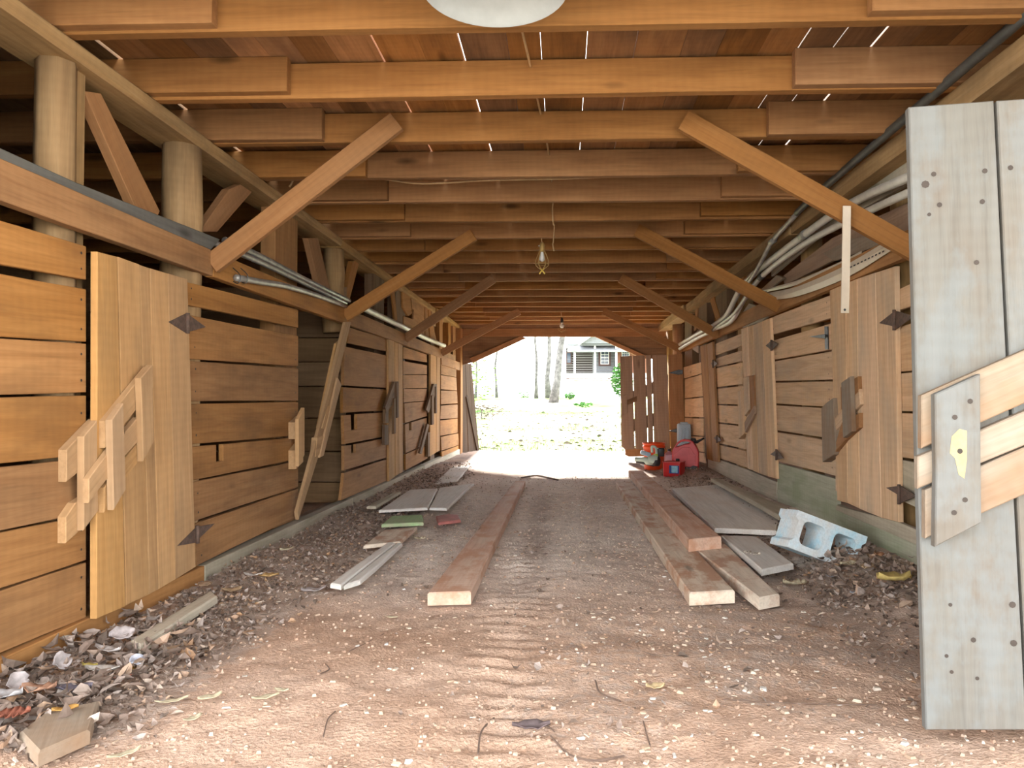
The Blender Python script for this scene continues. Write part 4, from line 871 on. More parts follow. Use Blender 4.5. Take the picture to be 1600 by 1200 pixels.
def extrude_outline(name, parent, mat, pts, t, M, bevel=.012, seg=3, holes=()):
    """solid with outline pts (x,z), centred thickness t along y"""
    bm = bmesh.new(); es = []; lps = [pts] + list(holes)
    for y in (-t / 2, t / 2):
        e = []
        for lp in lps:
            vs = [bm.verts.new((x, y, z)) for x, z in lp]; e += [bm.edges.new((vs[i], vs[(i + 1) % len(vs)])) for i in range(len(vs))]
        bmesh.ops.triangle_fill(bm, edges=e, use_beauty=True, normal=(0, 1, 0))
    bm.verts.ensure_lookup_table(); n = sum(len(l) for l in lps); base = 0
    for lp in lps:
        for i in range(len(lp)):
            a, b = base + i, base + (i + 1) % len(lp); bm.faces.new((bm.verts[a], bm.verts[b], bm.verts[n + b], bm.verts[n + a]))
        base += len(lp)
    bmesh.ops.recalc_face_normals(bm, faces=bm.faces[:])
    if bevel:
        es = [e for e in bm.edges if len(e.link_faces) == 2 and e.calc_face_angle(0) > .9 and abs(e.verts[0].co.y - e.verts[1].co.y) < 1e-5]
        bmesh.ops.bevel(bm, geom=es, offset=bevel, segments=seg, profile=.6, affect='EDGES')
    return bm_link(name, bm, mat, parent, M)
# big can
yc = 8.9; xc = (1069.5 - 880) * yc / 1150; zc = gz(xc, yc) - .005
gc = empty('fuel_can', (xc, yc, zc), 'big red fuel can with an arched handle and black spout by the stall wall', 'fuel can')
Mc = T(xc, yc, zc) @ Matrix.Rotation(math.radians(-12), 4, 'Z')
outl = [(-.155, .0), (.145, .0), (.155, .02), (.155, .20), (.148, .225), (.115, .29), (.085, .325), (.05, .345), (-.02, .348), (-.065, .335), (-.10, .305), (-.148, .225), (-.158, .20), (-.158, .02)]
hol = [(-.112, .255), (-.085, .292), (-.045, .318), (.0, .326), (.055, .318), (.045, .298), (-.01, .290), (-.045, .278)]
extrude_outline('can_body', gc, M_RED, outl, .22, Mc, .014, 3, [hol])
extrude_outline('can_panel', gc, M_REDL, [(-.13, .03), (.105, .03), (.115, .05), (.115, .17), (.055, .255), (-.035, .255), (-.13, .17)], .012, Mc @ T(0, -.108, 0), .004, 2)
tube('spout', gc, M_BLACK, [Mc @ Vector(p) for p in ((.06, 0, .335), (.11, 0, .33), (.13, .0, .315), (.185, -.01, .345), (.215, -.015, .365))], [.03, .03, .02, .013, .011], 10)
extrude_outline('foot_clip', gc, M_BLACK, [(0, -.002), (.15, -.002), (.15, .03), (.10, .045), (.06, .025), (0, .03)], .02, Mc @ T(-.005, -.125, 0), .004, 1)
# small can
ys_ = 8.45; xs_ = (1047.5 - 880) * ys_ / 1150; zs_ = gz(xs_, ys_) - .004
sc2 = empty('fuel_can', (xs_, ys_, zs_), 'small red box-shaped fuel can with a blue label, before the big one', 'fuel can')
Ms = T(xs_, ys_, zs_) @ Matrix.Rotation(math.radians(-26), 4, 'Z')
rbox('can_body', sc2, M_RED, (.20, .20, .17), Ms @ T(.03, 0, .087), .02, 3)
rbox('can_panel', sc2, M_REDL, (.012, .14, .12), Ms @ T(-.070, 0, .087), .005, 2)
rbox('can_rim', sc2, M_REDL, (.21, .21, .012), Ms @ T(.03, 0, .168), .005, 2)
M_LABELB = plain('blue_label', (0.03, 0.08, 0.30), .5); M_LABELC = plain('pale_blue_label', (0.30, 0.60, 0.75), .5, 0, .15, 30)
lb = rbox('paper_label', sc2, M_LABELB, (.115, .003, .09), Ms @ T(.062, -.1015, .09), .0, 1)
rbox('label_print', lb, M_LABELC, (.07, .003, .075), Ms @ T(.068, -.1030, .092), .0, 1)
lathe('cap', sc2, M_BLACK, [(0, .03), (.02, .03), (.024, .0), (0, 0)], 14, Ms @ T(.06, .04, .172))
# pinkish jug
yj = 9.0; xj = (1044 - 880) * yj / 1150; zj = gz(xj, yj)
M_PINK = plain('pink_translucent_plastic', (0.62, 0.34, 0.40), .3, 0, .08, 6, trans=.25)
jg = empty('jug', (xj, yj, zj), 'pinkish clear plastic jug squeezed between bucket and big fuel can', 'jug')
rbox('jug_body', jg, M_PINK, (.115, .115, .20), T(xj, yj, zj + .1), .022, 3)
lathe('jug_neck', jg, M_PINK, [(.055, 0), (.045, .02), (.02, .035), (.02, .05)], 16, T(xj, yj, zj + .19))
lathe('cap', jg, M_BLACK, [(.022, 0), (.022, .022), (0, .022)], 14, T(xj, yj, zj + .235))
# blue-grey container
yq = 9.75; xq = (1083 - 880) * yq / 1150; zq = gz(min(xq, 1.6), yq)
M_BLUEG = plain('pale_blue_plastic', (0.40, 0.53, 0.63), .4, 0, .08, 5)
bc = empty('blue_container', (1.585, yq, zq), 'pale blue plastic container standing upright behind the big fuel can', 'container')
Mq = T(1.585, yq, zq)
rbox('container_body', bc, M_BLUEG, (.17, .14, .50), Mq @ T(0, 0, .25), .03, 4)
for sx_ in (-.045, .0, .045): rbox('rib', bc, M_BLUEG, (.02, .02, .36), Mq @ T(sx_, -.07, .26), .008, 2)
rbox('handle', bc, M_BLUEG, (.1, .05, .03), Mq @ T(0, 0, .505), .012, 2)
# leaf blower
yb_ = 8.75; xb_ = (1020 - 880) * yb_ / 1150; zb_ = gz(xb_, yb_)
M_PGREEN = plain('pale_grey_green_plastic', (0.46, 0.58, 0.52), .45, 0, .08, 6); M_LIME = plain('lime_plastic', (0.50, 0.62, 0.10), .4); M_PBLUE = plain('grey_blue_plastic', (0.36, 0.46, 0.58), .5)
lbw = empty('leaf_blower', (xb_, yb_, zb_), 'grey and lime leaf blower lying before the orange bucket', 'leaf blower')
Mb = T(xb_, yb_, zb_)
def bp_(px, py): return on_y(px, py, yb_)
tube('nozzle', lbw, M_PGREEN, [bp_(992, 717.5), bp_(1006, 718), bp_(1010, 720), bp_(1022, 721)], [.028, .03, .045, .05], 14)
tube('fan_housing', lbw, M_PGREEN, [bp_(1012, 719), bp_(1020, 719), bp_(1026, 718), bp_(1030, 717)], [.045, .06, .06, .03], 14)
tube('nozzle_tip', lbw, M_BLACK, [bp_(994, 721), bp_(1008, 724), bp_(1022, 727)], .017, 8)
lathe('air_intake', lbw, M_BLACK, [(0, -.05), (.05, -.05), (.062, -.02), (.062, .03), (.04, .045), (0, .045)], 18, T(*bp_(1025.5, 720.5)) @ Matrix.Rotation(math.pi / 2, 4, 'Y'))
tube('handle', lbw, M_PGREEN, curve([bp_(1019, 707), bp_(1018.5, 699), bp_(1021, 697.5), bp_(1025, 700.5), bp_(1026, 707), bp_(1026, 715)], 16), .016, 8)
tube('trim_band', lbw, M_LIME, [bp_(1024.5, 709), bp_(1025.5, 715)], .03, 10)
rbox('battery', lbw, M_BLACK, (.075, .09, .10), T(*bp_(1032.5, 706.5)), .012, 2)
bs = rbox('rear_guard', lbw, M_PBLUE, (.12, .08, .05), T(*(bp_(1010, 709.5) + Vector((0, .1, 0)))) @ Matrix.Rotation(.3, 4, 'Y'), .015, 2)

# ------------------------------------------------------------------ dead leaves, chips, twigs
def scatter(n, xr, yr, dens):
    out = []
    while len(out) < n:
        x = RNG.uniform(*xr, 4000); y = yr[0] + (yr[1] - yr[0]) * RNG.random(4000) ** 1.5; k = RNG.random(4000) < dens(x, y)
        out += list(zip(x[k], y[k]))
    return np.array(out[:n])
def leaf_verts(L, Wd, curl, rng):
    """folded dry leaf, 8 triangles"""
    fold = rng.uniform(.1, .6)
    pr = [(0, 0), (.3, .8), (.65, 1.0), (1, 0)]
    v = []
    for t, w in pr:
        z = curl * (t - .5) ** 2 * L * 2
        if w == 0: v.append((t * L - L / 2, 0, z))
        else: v += [(t * L - L / 2, w * Wd / 2 * rng.uniform(.75, 1.1), z + fold * Wd * .5), (t * L - L / 2, 0, z), (t * L - L / 2, -w * Wd / 2 * rng.uniform(.75, 1.1), z + fold * Wd * .5)]
    f = [(0, 2, 1), (0, 3, 2), (1, 2, 5, 4), (2, 3, 6, 5), (4, 5, 7), (5, 6, 7)]
    return v, f
def litter_mesh(name, pts, size, mat, lift=.012):
    V = []; Fc = []
    H = floor_h(pts[:, 0], pts[:, 1])
    for (x, y), h in zip(pts, H):
        L = RNG.uniform(*size); v, f = leaf_verts(L, L * RNG.uniform(.35, .8), RNG.uniform(-.5, 1.2), RNG)
        R = (Matrix.Rotation(RNG.uniform(0, 6.28), 3, 'Z') @ Matrix.Rotation(RNG.normal(0, .45), 3, 'X') @ Matrix.Rotation(RNG.normal(0, .4), 3, 'Y'))
        b = len(V); o = Vector((x, y, h + RNG.uniform(.002, lift)))
        V += [R @ Vector(q) + o for q in v]; Fc += [tuple(b + i for i in q) for q in f]
    return raw(name, V, Fc, mat)
M_LITTER = island('dead_leaf_litter', [(0.0, (0.11, 0.08, 0.062)), (0.3, (0.20, 0.145, 0.115)), (0.55, (0.29, 0.22, 0.18)), (0.78, (0.36, 0.30, 0.265)), (0.9, (0.36, 0.215, 0.12)), (1.0, (0.46, 0.39, 0.33))])
inside = lambda x: (x > -1.69) & (x < 1.64)
lm = litter_mesh('leaf_litter', scatter(9000, (-1.69, 1.64), (1.7, 11), lambda x, y: litter(x, y) * inside(x) * (0.15 + .85 * (np.abs(x) > 0.98))), (.010, .038), M_LITTER, .02)
tag(lm, 'thick brown litter of dead leaves along both stall walls', 'leaves', kind='stuff')
lm2 = litter_mesh('leaf_crumbs', scatter(3600, (-1.6, 1.6), (1.65, 9), lambda x, y: np.clip(litter(x, y) ** 1.5 + .02, 0, 1)), (.006, .02), M_LITTER, .008)
tag(lm2, 'dark crumbs of broken leaves strewn over the dirt', 'leaf crumbs', kind='stuff')
def heap(x, y): return np.maximum(sst(1.12, 1.4, -x) * (y > 1.75) * (1 - sst(2.6, 3.0, y)), .7 * sst(1.05, 1.3, x) * sst(2.9, 3.2, y) * (1 - sst(3.9, 4.3, y))) * inside(x)
lm3 = litter_mesh('leaf_heap', scatter(520, (-1.69, 1.64), (1.75, 4.4), heap), (.035, .075), M_LITTER, .05)
tag(lm3, 'heap of larger curled dead leaves by the near sill and around the block', 'leaves', kind='stuff')
M_CHIP = island('pale_wood_chips', [(0.0, (0.36, 0.25, 0.17)), (0.4, (0.46, 0.35, 0.26)), (0.7, (0.56, 0.46, 0.36)), (1.0, (0.55, 0.53, 0.50))])
def chips(n, dens, smin, smax, name, label, cat, flat=.35, mat=None, el=3.5):
    P = scatter(n, (-1.6, 1.6), (1.6, 8.5), dens); H = floor_h(P[:, 0], P[:, 1]); V = []; Fc = []
    for (x, y), h in zip(P, H):
        L = RNG.uniform(smin, smax); w = L / RNG.uniform(1, el); t = w * flat
        R = Matrix.Rotation(RNG.uniform(0, 6.28), 3, 'Z') @ Matrix.Rotation(RNG.normal(0, .2), 3, 'X'); b = len(V); o = Vector((x, y, h + t * .35))
        for q in ((-L / 2, -w / 2, -t / 2), (L / 2, -w * .35, -t / 2), (L * .4, w / 2, -t / 2), (-L * .4, w * .4, -t / 2), (-L * .35, -w * .35, t / 2), (L * .35, -w * .25, t / 2), (L * .3, w * .35, t / 2), (-L * .3, w * .3, t / 2)):
            V.append(R @ Vector(q) + o)
        Fc += [tuple(b + i for i in q) for q in ((0, 3, 2, 1), (4, 5, 6, 7), (0, 1, 5, 4), (1, 2, 6, 5), (2, 3, 7, 6), (3, 0, 4, 7))]
    return tag(raw(name, V, Fc, mat or M_CHIP), label, cat, kind='stuff')
chips(1500, lambda x, y: .25 + .75 * np.exp(-((x - .55) / .5) ** 2), .006, .028, 'wood_chips', 'pale wood chips and straw bits scattered over the dirt', 'wood chips')
M_PEB = island('pebbles', [(0, (0.33, 0.21, 0.145)), (.5, (0.42, 0.29, 0.21)), (1, (0.54, 0.41, 0.32))])
chips(4500, lambda x, y: .6 + 0 * x, .004, .014, 'dirt_pebbles', 'small clay lumps and pebbles in the dirt', 'pebbles', .7, M_PEB, 1.6)

def leaf_thing(px, py, L, Wd, rz, col, label, lift=.012, lobed=False, tiltx=0.0):
    p = on_z(px, py, 0.0); p = on_z(px, py, gz(p.x, p.y) + lift); z = gz(p.x, p.y)
    bm = bmesh.new(); n = 7 if not lobed else 13; rng = random
    rows = []
    for i in range(n):
        t = i / (n - 1); w = math.sin(math.pi * (0.04 + .92 * t)) ** .8 * Wd / 2
        if lobed: w *= (1.0 if i % 2 == 0 else .38) * 1.25
        zz_ = .35 * L * (t - .5) ** 2 * rng.uniform(.6, 1.2)
        rows.append([bm.verts.new((t * L - L / 2, s * w, zz_ + (abs(s) ** 1.5) * Wd * rng.uniform(.08, .3))) for s in (-1, -.5, 0, .5, 1)])
    for a, b in zip(rows, rows[1:]):
        for k in range(4): bm.faces.new((a[k], a[k + 1], b[k + 1], b[k]))
    key = 'leaf_%d_%d_%d' % tuple(int(c * 100) for c in col)
    m = bpy.data.materials.get(key) or plain(key, col, .8, 0, .2, 30)
    o = bm_link('dry_leaf', bm, m, None, T(p.x, p.y, z + lift) @ Matrix.Rotation(rz, 4, 'Z') @ Matrix.Rotation(tiltx, 4, 'X'), True)
    sol = o.modifiers.new('thickness', 'SOLIDIFY'); sol.thickness = .0012
    return tag(o, label, 'leaf', 'single fallen leaves')
PALE = (.58, .50, .34); YEL = (.60, .46, .16); TAN = (.46, .32, .19); GRY = (.42, .37, .36); RED = (.30, .10, .06); BLU = (.42, .44, .50)
for a in [
    (268, 1097, .085, .022, .5, PALE, 'long pale willow-shaped leaf on the dirt, outermost of the pale ones'),
    (328, 1092, .065, .028, .7, PALE, 'oval pale leaf second along the pale row in the dirt'),
    (415, 1088, .075, .026, .55, PALE, 'pale grey-green leaf at the inner end of the pale row'),
    (440, 1078, .045, .02, -.1, PALE, 'small pale sliver of leaf touching the inner pale leaf'),
    (301, 1124, .05, .022, .9, PALE, 'curled pale leaf lying below the pale row'),
    (194, 1180, .075, .024, .8, PALE, 'pale leaf near the lower corner past the broken board'),
    (1024, 1075, .058, .036, .2, (.66, .50, .28), 'tan peanut-shaped leaf alone in the dark crumbs'),
    (612, 965, .05, .014, 0, PALE, 'white sliver of leaf on bare dirt before the dirt-caked plank'),
    (830, 1138, .10, .05, .1, (.16, .12, .12), 'dark crumpled leaf in the dirt at the bottom centre'),
    (1398, 893, .16, .10, .2, YEL, 'large yellow mottled leaf against the stall wall foot', .06),
    (1325, 866, .09, .05, .4, PALE, 'star-shaped pale leaf in front of the painted block', .05, True),
    (1242, 912, .11, .07, .1, PALE, 'cream lobed leaf beside the pale grey plank end', .02, True),
    (1175, 866, .09, .05, -.6, (.50, .44, .36), 'cream curled leaf on the smaller dirty panel', .075, True),
    (1297, 899, .07, .045, 1.2, BLU, 'bluish flat leaf in the litter below the block'),
    (1340, 922, .07, .03, .2, BLU, 'bright bluish leaf scrap on the dirt near the barn door leaf'),
    (1355, 875, .09, .06, .9, TAN, 'curled tan leaf at the end of the painted block', .05),
    (1374, 866, .06, .05, 1.6, (.36, .18, .09), 'rust brown leaf standing against the block end', .05),
    (656, 843, .07, .05, .2, PALE, 'pale star-shaped leaf between the narrow boards and the dirt-caked plank', .02, True),
    (490, 922, .11, .06, .5, GRY, 'crumpled grey-brown leaf at the edge of the leaf bank'),
    (448, 858, .08, .04, .9, PALE, 'white lobed leaf up on the leaf bank below the diamond hinge', .05, True),
    (395, 895, .09, .04, .0, (.55, .50, .46), 'pale flat leaf on the leaf bank under the door corner', .04),
    (420, 897, .09, .05, .4, (.50, .32, .13), 'golden brown leaf on the leaf bank', .04),
    (362, 923, .08, .06, .2, TAN, 'brown cupped leaf above the half-buried thin board', .03),
    (320, 915, .07, .06, 1.2, (.36, .24, .15), 'brown leaf rolled against the near sill', .04),
    (93, 1030, .06, .06, 1.4, GRY, 'grey leaf standing upright against the near sill', .05, False, 1.1),
    (190, 992, .08, .06, .8, GRY, 'grey leaf heaped highest by the half-buried thin board', .05, False, .6),
    (168, 1012, .11, .035, -.3, (.44, .40, .38), 'long curled grey leaf on the near heap', .05),
    (160, 1050, .10, .04, .1, (.44, .40, .36), 'ash-coloured curled leaf in the middle of the near heap', .04),
    (211, 1032, .05, .04, 1.3, (.56, .58, .66), 'pale blue-white leaf at the outer edge of the near heap', .04, False, .8),
    (217, 1048, .05, .04, .6, (.58, .30, .06), 'bright orange leaf at the outer edge of the near heap'),
    (115, 1082, .10, .05, .1, (.15, .13, .16), 'dark purple-brown leaf in the near heap', .03),
    (60, 1080, .09, .06, .2, (.40, .22, .14), 'russet leaf in the near heap beside the sill', .04),
    (15, 1117, .09, .06, .4, RED, 'dark red leaf in the near heap at the corner', .04, True),
    (25, 1066, .06, .06, 1.2, GRY, 'grey leaf upright by the sill at the corner', .05, False, 1.0),
    (180, 1062, .09, .02, .2, (.34, .12, .08), 'thin reddish leaf strip in the near heap', .03),
    (102, 1111, .06, .03, .5, (.52, .28, .07), 'orange-brown leaf lying on the broken board', .045),
    (12, 1092, .07, .06, .3, (.46, .44, .44), 'silver-grey leaf low in the corner of the near heap', .04),
    (140, 1036, .05, .025, 0, (.48, .38, .10), 'small yellowish leaf in the near heap', .045)]:
    leaf_thing(*a)
M_TWIG = plain('dark_twig', (0.15, 0.10, 0.075), .9)
for pts, r, l in (
    ([(505, 1150), (512, 1125), (524, 1112)], .003, 'hooked dark twig in the dirt below the pale leaf row'),
    ([(500, 1058), (514, 1048), (510, 1042)], .003, 'tiny bent twig in the dirt before the leaf bank'),
    ([(747, 1168), (752, 1135), (772, 1108)], .004, 'dark upright-lying twig beside the bottom dark leaf'),
    ([(930, 1060), (938, 1078), (970, 1091)], .004, 'curved dark root stub in the tyre track'),
    ([(860, 1150), (890, 1178), (930, 1190), (975, 1175)], .004, 'long curved root by the dark crumpled leaf'),
    ([(820, 1128), (850, 1130), (866, 1140)], .003, 'thin twig crossing the dark crumpled leaf'),
    ([(1005, 1128), (1012, 1148), (1016, 1160)], .003, 'short straight twig below the tan leaf'),
    ([(1130, 1085), (1240, 1090), (1370, 1091)], .002, 'long thin straw lying across the dirt near the barn door leaf'),
    ([(545, 1020), (575, 1002), (600, 985)], .002, 'thin twig on bare dirt below the leaf bank'),
    ([(815, 747), (840, 743), (872, 752)], .012, 'dark stick lying across the far end of the dirt-caked plank'),
    ([(967, 1000), (1020, 1018), (1065, 1022)], .003, 'dark twig in the crumbs before the two tracks')):
    P = [on_z(px, py, 0.0) for px, py in pts]; P = [Vector((p.x, p.y, gz(p.x, p.y) + r * 1.1)) for p in P]
    tag(tube('twig', None, M_TWIG, curve(P, 10), r * (.65 if r < .01 else .8), 5, .15), l, 'twig', 'twigs on the floor')

# ------------------------------------------------------------------ beyond the far opening
def hy(x, y): return float(out_h(np.array([x]), np.array([y]))[0])
M_BARK = plain('grey_bark', (0.12, 0.112, 0.108), .95, 0, .3, 6)
def tree(label, px, Y, r, H, lean, nb, seed, name='bare_tree', reach=1.0, low=.25):
    rng = random.Random(seed); x = (px - 880) * Y / 1150; z = hy(x, Y)
    t = empty(name, (x, Y, z), label, 'tree', 'trees beyond the far opening')
    trunk = [Vector((x + lean * H * k / 8 + rng.uniform(-.08, .08) * (k > 0), Y + rng.uniform(-.1, .1) * (k > 0), z - .1 + H * k / 8)) for k in range(9)]
    tube('trunk', t, M_BARK, trunk, [r * 1.35] + [r * (1 - .8 * k / 8) for k in range(1, 9)], 10, .04)
    bm = bmesh.new()
    def twig(p, d, L, rad, depth):
        n = 4; pts = [p]
        for k in range(n):
            d = (d + Vector((rng.uniform(-.3, .3), rng.uniform(-.3, .3), rng.uniform(-.15, .25)))).normalized(); pts.append(pts[-1] + d * L / n)
        prev = None
        for k, q in enumerate(pts):
            rr_ = rad * (1 - .75 * k / n); u = d.orthogonal().normalized(); v = d.cross(u)
            ring = [bm.verts.new(q + (u * math.cos(a) + v * math.sin(a)) * rr_) for a in (0, 2.1, 4.2)]
            if prev:
                for i in range(3): bm.faces.new((prev[i], prev[(i + 1) % 3], ring[(i + 1) % 3], ring[i]))
            prev = ring
        if depth:
            for k in range(4):
                i = rng.randint(1, n); dd = (d + Vector((rng.uniform(-1, 1), rng.uniform(-1, 1), rng.uniform(-.4, .7)))).normalized()
                twig(pts[i], dd, L * rng.uniform(.45, .7), rad * .5, depth - 1)
    for k in range(nb):
        f = rng.uniform(low, 1.0); i = min(7, int(f * 8)); p = trunk[i].lerp(trunk[i + 1], f * 8 - i); a = rng.uniform(0, 6.28)
        twig(p, Vector((math.cos(a), math.sin(a) * .6, rng.uniform(-.1, .6))).normalized(), H * .28 * rng.uniform(.6, 1.2) * reach, r * .32 * (1.1 - .6 * f), 2)
    tag(bm_link('branches', bm, M_BARK, t), kind='stuff')
    return t
tree('thick grey leaning tree trunk before the log cabin porch', 864, 34, .19, 9, .13, 12, 1, low=.45)
tree('slimmer grey tree behind the thick trunk, on its uphill side', 857, 40, .15, 10, .0, 14, 2, low=.3)
tree('thin bare tree in the middle of the lawn beside the trunks', 838, 42, .10, 9, .0, 16, 3, low=.25)
tree('bare branching tree far out on the lawn side away from the cabin', 776, 44, .08, 8, -.02, 22, 4, low=.15)
tree('distant bare tree against the white sky near the leaning door leaf', 742, 40, .07, 8, .01, 24, 5, low=.15)
def shrub(px, Y, w, h, n, mat, label, seed, name='shrub', size=.12, dense=1.0):
    rng = np.random.default_rng(seed); x = (px - 880) * Y / 1150; z = hy(x, Y)
    e = empty(name, (x, Y, z), label, 'shrub', 'shrubs on the lawn')
    tube('stem', e, M_BARK, [(x, Y, z - .05), (x, Y, z + h * .5)], [.03, .01], 6)
    V = []; Fc = []
    for k in range(n):
        d = rng.normal(size=3); d /= np.linalg.norm(d); rr_ = rng.random() ** .4
        c = Vector((x + d[0] * rr_ * w / 2, Y + d[1] * rr_ * w / 2, z + h * .5 + d[2] * rr_ * h / 2))
        R = Matrix.Rotation(rng.uniform(0, 6.28), 3, 'Z') @ Matrix.Rotation(rng.uniform(-1.2, 1.2), 3, 'X'); s = size * rng.uniform(.6, 1.2); b = len(V)
        V += [R @ Vector(q) + c for q in ((-s, 0, 0), (0, -s * .4, .02), (s, 0, 0), (0, s * .4, .02))]; Fc.append((b, b + 1, b + 2, b + 3))
    tag(raw('foliage', V, Fc, mat, e), kind='stuff'); return e
M_GREENL = island('bright_green_leaves', [(0, (0.02, 0.085, 0.012)), (.5, (0.04, 0.13, 0.022)), (1, (0.08, 0.18, 0.045))]); M_PALEL = island('pale_spring_leaves', [(0, (0.08, 0.13, 0.03)), (1, (0.15, 0.20, 0.06))])
M_DRYB = island('dry_brush', [(0, (0.05, 0.038, 0.03)), (1, (0.16, 0.13, 0.10))])
shrub(971, 40, 1.2, 1.9, 900, M_GREENL, 'tall bright green shrub at the cabin corner by the gappy door leaf', 1, size=.13)
shrub(890, 38, .6, .35, 160, M_GREENL, 'small green clump at the foot of the thick trunk', 2, size=.08)
shrub(910, 30, .9, .22, 160, M_GREENL, 'low green clump on the lawn in front of the cabin', 3, size=.08)
shrub(735, 30, 2.2, 2.2, 420, M_PALEL, 'pale spring-green bush beyond the leaning door leaf', 4, size=.11)
shrub(818, 42, .9, .45, 120, M_GREENL, 'green tuft between the thin bare trees', 5, size=.09)
shrub(752, 22, 1.5, .5, 240, M_DRYB, 'heap of dry brush on the lawn beside the leaning door leaf', 6, 'brush_heap', .07)
# lawn litter: grass blades and dead leaves just outside
n = 5200; gx = RNG.uniform(-3.2, 3.2, n); gy = 12.9 + 12 * RNG.random(n) ** 1.6; gh = out_h(gx, gy)
V = []; Fc = []
for x, y, h in zip(gx, gy, gh):
    a = RNG.uniform(0, 3.14); L = RNG.uniform(.03, .10); w = .006; b = len(V); c_, s_ = math.cos(a) * w, math.sin(a) * w
    V += [(x - c_, y - s_, h - .01), (x + c_, y + s_, h - .01), (x + RNG.normal(0, .03), y + RNG.normal(0, .03), h + L)]; Fc.append((b, b + 1, b + 2))
M_BLADE = island('grass_blades', [(0, (0.04, 0.085, 0.012)), (.5, (0.08, 0.12, 0.025)), (1, (0.20, 0.18, 0.08))])
tag(raw('grass', V, Fc, M_BLADE), 'short spring grass just outside the far opening', 'grass', kind='stuff')
n = 700; gx = RNG.uniform(-4, 4, n); gy = 13 + 14 * RNG.random(n) ** 1.4; gh = out_h(gx, gy); V = []; Fc = []
for x, y, h in zip(gx, gy, gh):
    L = RNG.uniform(.03, .09); R = Matrix.Rotation(RNG.uniform(0, 6.28), 3, 'Z') @ Matrix.Rotation(RNG.normal(0, .5), 3, 'X'); b = len(V); o = Vector((x, y, h + .02))
    V += [R @ Vector(q) + o for q in ((-L, 0, 0), (0, -L * .5, .02), (L, 0, 0), (0, L * .5, .02))]; Fc.append((b, b + 1, b + 2, b + 3))
tag(raw('lawn_leaves', V, Fc, M_DRYB), 'dead leaves scattered on the lawn outside', 'leaves', kind='stuff')

# log cabin
YH = 50.0; k_ = YH / 1150
def hx(px): return (px - 880) * k_
def hz(py): return .85 + (628 - py) * k_
cab = empty('log_cabin', (hx(940), YH, hz(615)), 'log cabin with a white-posted porch on the rise', 'house')
M_LOG = plain('dark_log', (0.035, 0.027, 0.022), .9, 0, .2, 3); M_CHINK = plain('white_chinking', (0.30, 0.295, 0.285), .9); M_SIDING = plain('grey_siding', (0.14, 0.145, 0.155), .8)
M_PAINTW = plain('white_paint', (0.72, 0.72, 0.70), .6); M_BROWN = plain('brown_window_trim', (0.06, 0.028, 0.024), .7); M_PANE = plain('dark_window_glass', (0.035, 0.05, 0.07), .15); M_BRICK = plain('orange_brick', (0.17, 0.07, 0.04), .9); M_STONE = plain('pale_stone', (0.72, 0.70, 0.67), .95, 0, .2, 2); M_SHINGLE = plain('grey_shingle', (0.22, 0.225, 0.24), .9, 0, .15, 3)
def hb(name, mat, x0, x1, y0, y1, z0, z1, parent=None): return box(name, parent or cab, mat, x0, x1, y0, y1, z0, z1, None, 0, 0)
hb('wall', M_CHINK, hx(884), hx(1010), YH, YH + .25, hz(592), hz(520))
zlo, zhi = hz(585), hz(544); n = 11
for i in range(n):
    z = zlo + (zhi - zlo) * (i + .5) / n; dz = (zhi - zlo) / n * .33
    hb('log', M_LOG, hx(884), hx(896), YH - .06, YH + .02, z - dz, z + dz); hb('log', M_LOG, hx(898), hx(925.5), YH - .06, YH + .02, z - dz, z + dz)
for i in range(9):
    z = zlo + (hz(545) - zlo) * i / 9; hb('siding_board', M_SIDING, hx(926.5), hx(962), YH - .05, YH + .02, z + .01, z + (hz(545) - zlo) / 9 - .02)
hb('wall', M_BRICK, hx(962), hx(1012), YH - .5, YH + .2, hz(592), hz(542))
w = hb('window', M_BROWN, hx(935), hx(954), YH - .14, YH - .02, hz(572), hz(546)); hb('sash', M_PAINTW, hx(938), hx(951), YH - .17, YH - .13, hz(569.5), hz(549), w)
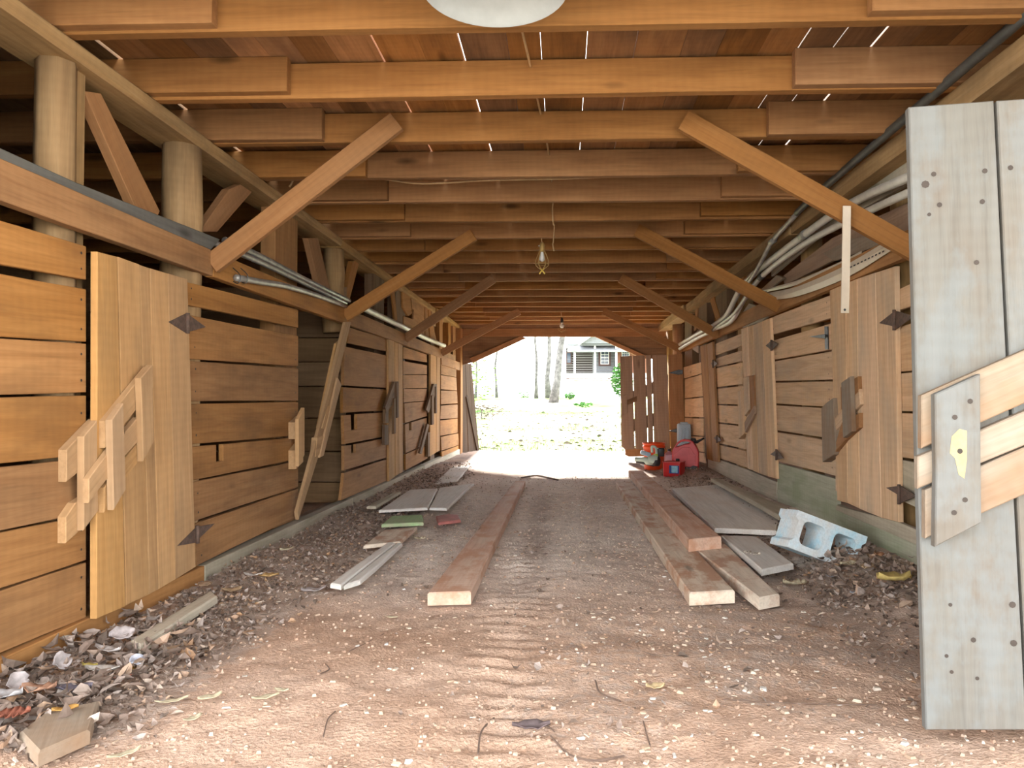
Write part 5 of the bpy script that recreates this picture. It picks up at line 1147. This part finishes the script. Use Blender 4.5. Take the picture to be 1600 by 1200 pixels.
for r in range(4):
    for c in range(2):
        hb('pane', M_PANE, hx(939 + c * 5.8), hx(943.8 + c * 5.8 + .4), YH - .19, YH - .16, hz(568.5 - r * 4.9), hz(564.6 - r * 4.9), w)
w = hb('window', M_BROWN, hx(884.5), hx(893), YH - .14, YH - .02, hz(569), hz(550)); hb('pane', M_PANE, hx(886), hx(891.5), YH - .17, YH - .13, hz(567), hz(552), w)
w = hb('window', M_PAINTW, hx(970), hx(982), YH - .6, YH - .48, hz(560), hz(546))
for r in range(2):
    for c in range(3): hb('pane', M_PANE, hx(971 + c * 3.6), hx(973.8 + c * 3.6), YH - .64, YH - .58, hz(559 - r * 6.5), hz(553.5 - r * 6.5), w)
hb('porch_floor', M_PAINTW, hx(880), hx(1005), YH - 2.0, YH, hz(592), hz(585))
for px in (897, 927.5, 959.5): hb('porch_post', M_PAINTW, hx(px - 1.5), hx(px + 1.5), YH - 1.95, YH - 1.82, hz(586), hz(541))
for px in (887, 948.5): hb('pier', M_STONE, hx(px - 1.2), hx(px + 1.2), YH - 1.98, YH - 1.8, hz(622), hz(592))
hb('foundation', M_STONE, hx(880), hx(1005), YH - 1.5, YH, hz(640), hz(594))
hb('porch_beam', M_BROWN, hx(884), hx(1005), YH - 2.02, YH - 1.9, hz(593.5), hz(592)); hb('fascia', M_SIDING, hx(887), hx(1005), YH - 2.2, YH - 2.1, hz(544), hz(541.5))
prism('roof', cab, M_SHINGLE, [(hx(886), YH - 2.4, hz(543)), (hx(1012), YH - 2.4, hz(543)), (hx(1012), YH + 4, hz(500)), (hx(900), YH + 4, hz(500))], Vector((0, 0.05, -.12)), axis=Vector((1, 0, 0)), bevel=0)
gbl = prism('gable', cab, M_SIDING, [(hx(905), YH - 2.35, hz(541)), (hx(966), YH - 2.35, hz(541)), (hx(933), YH - 2.35, hz(522))], Vector((0, 1.5, 0)), axis=Vector((1, 0, 0)), bevel=0)
for a, b in (((902, 542), (933, 520)), ((970, 542), (933, 520))):
    bar('gable_trim', gbl, M_PAINTW, (hx(a[0]), YH - 2.5, hz(a[1])), (hx(b[0]), YH - 2.5, hz(b[1])), .2, .3, (0, 0, 1), 0)
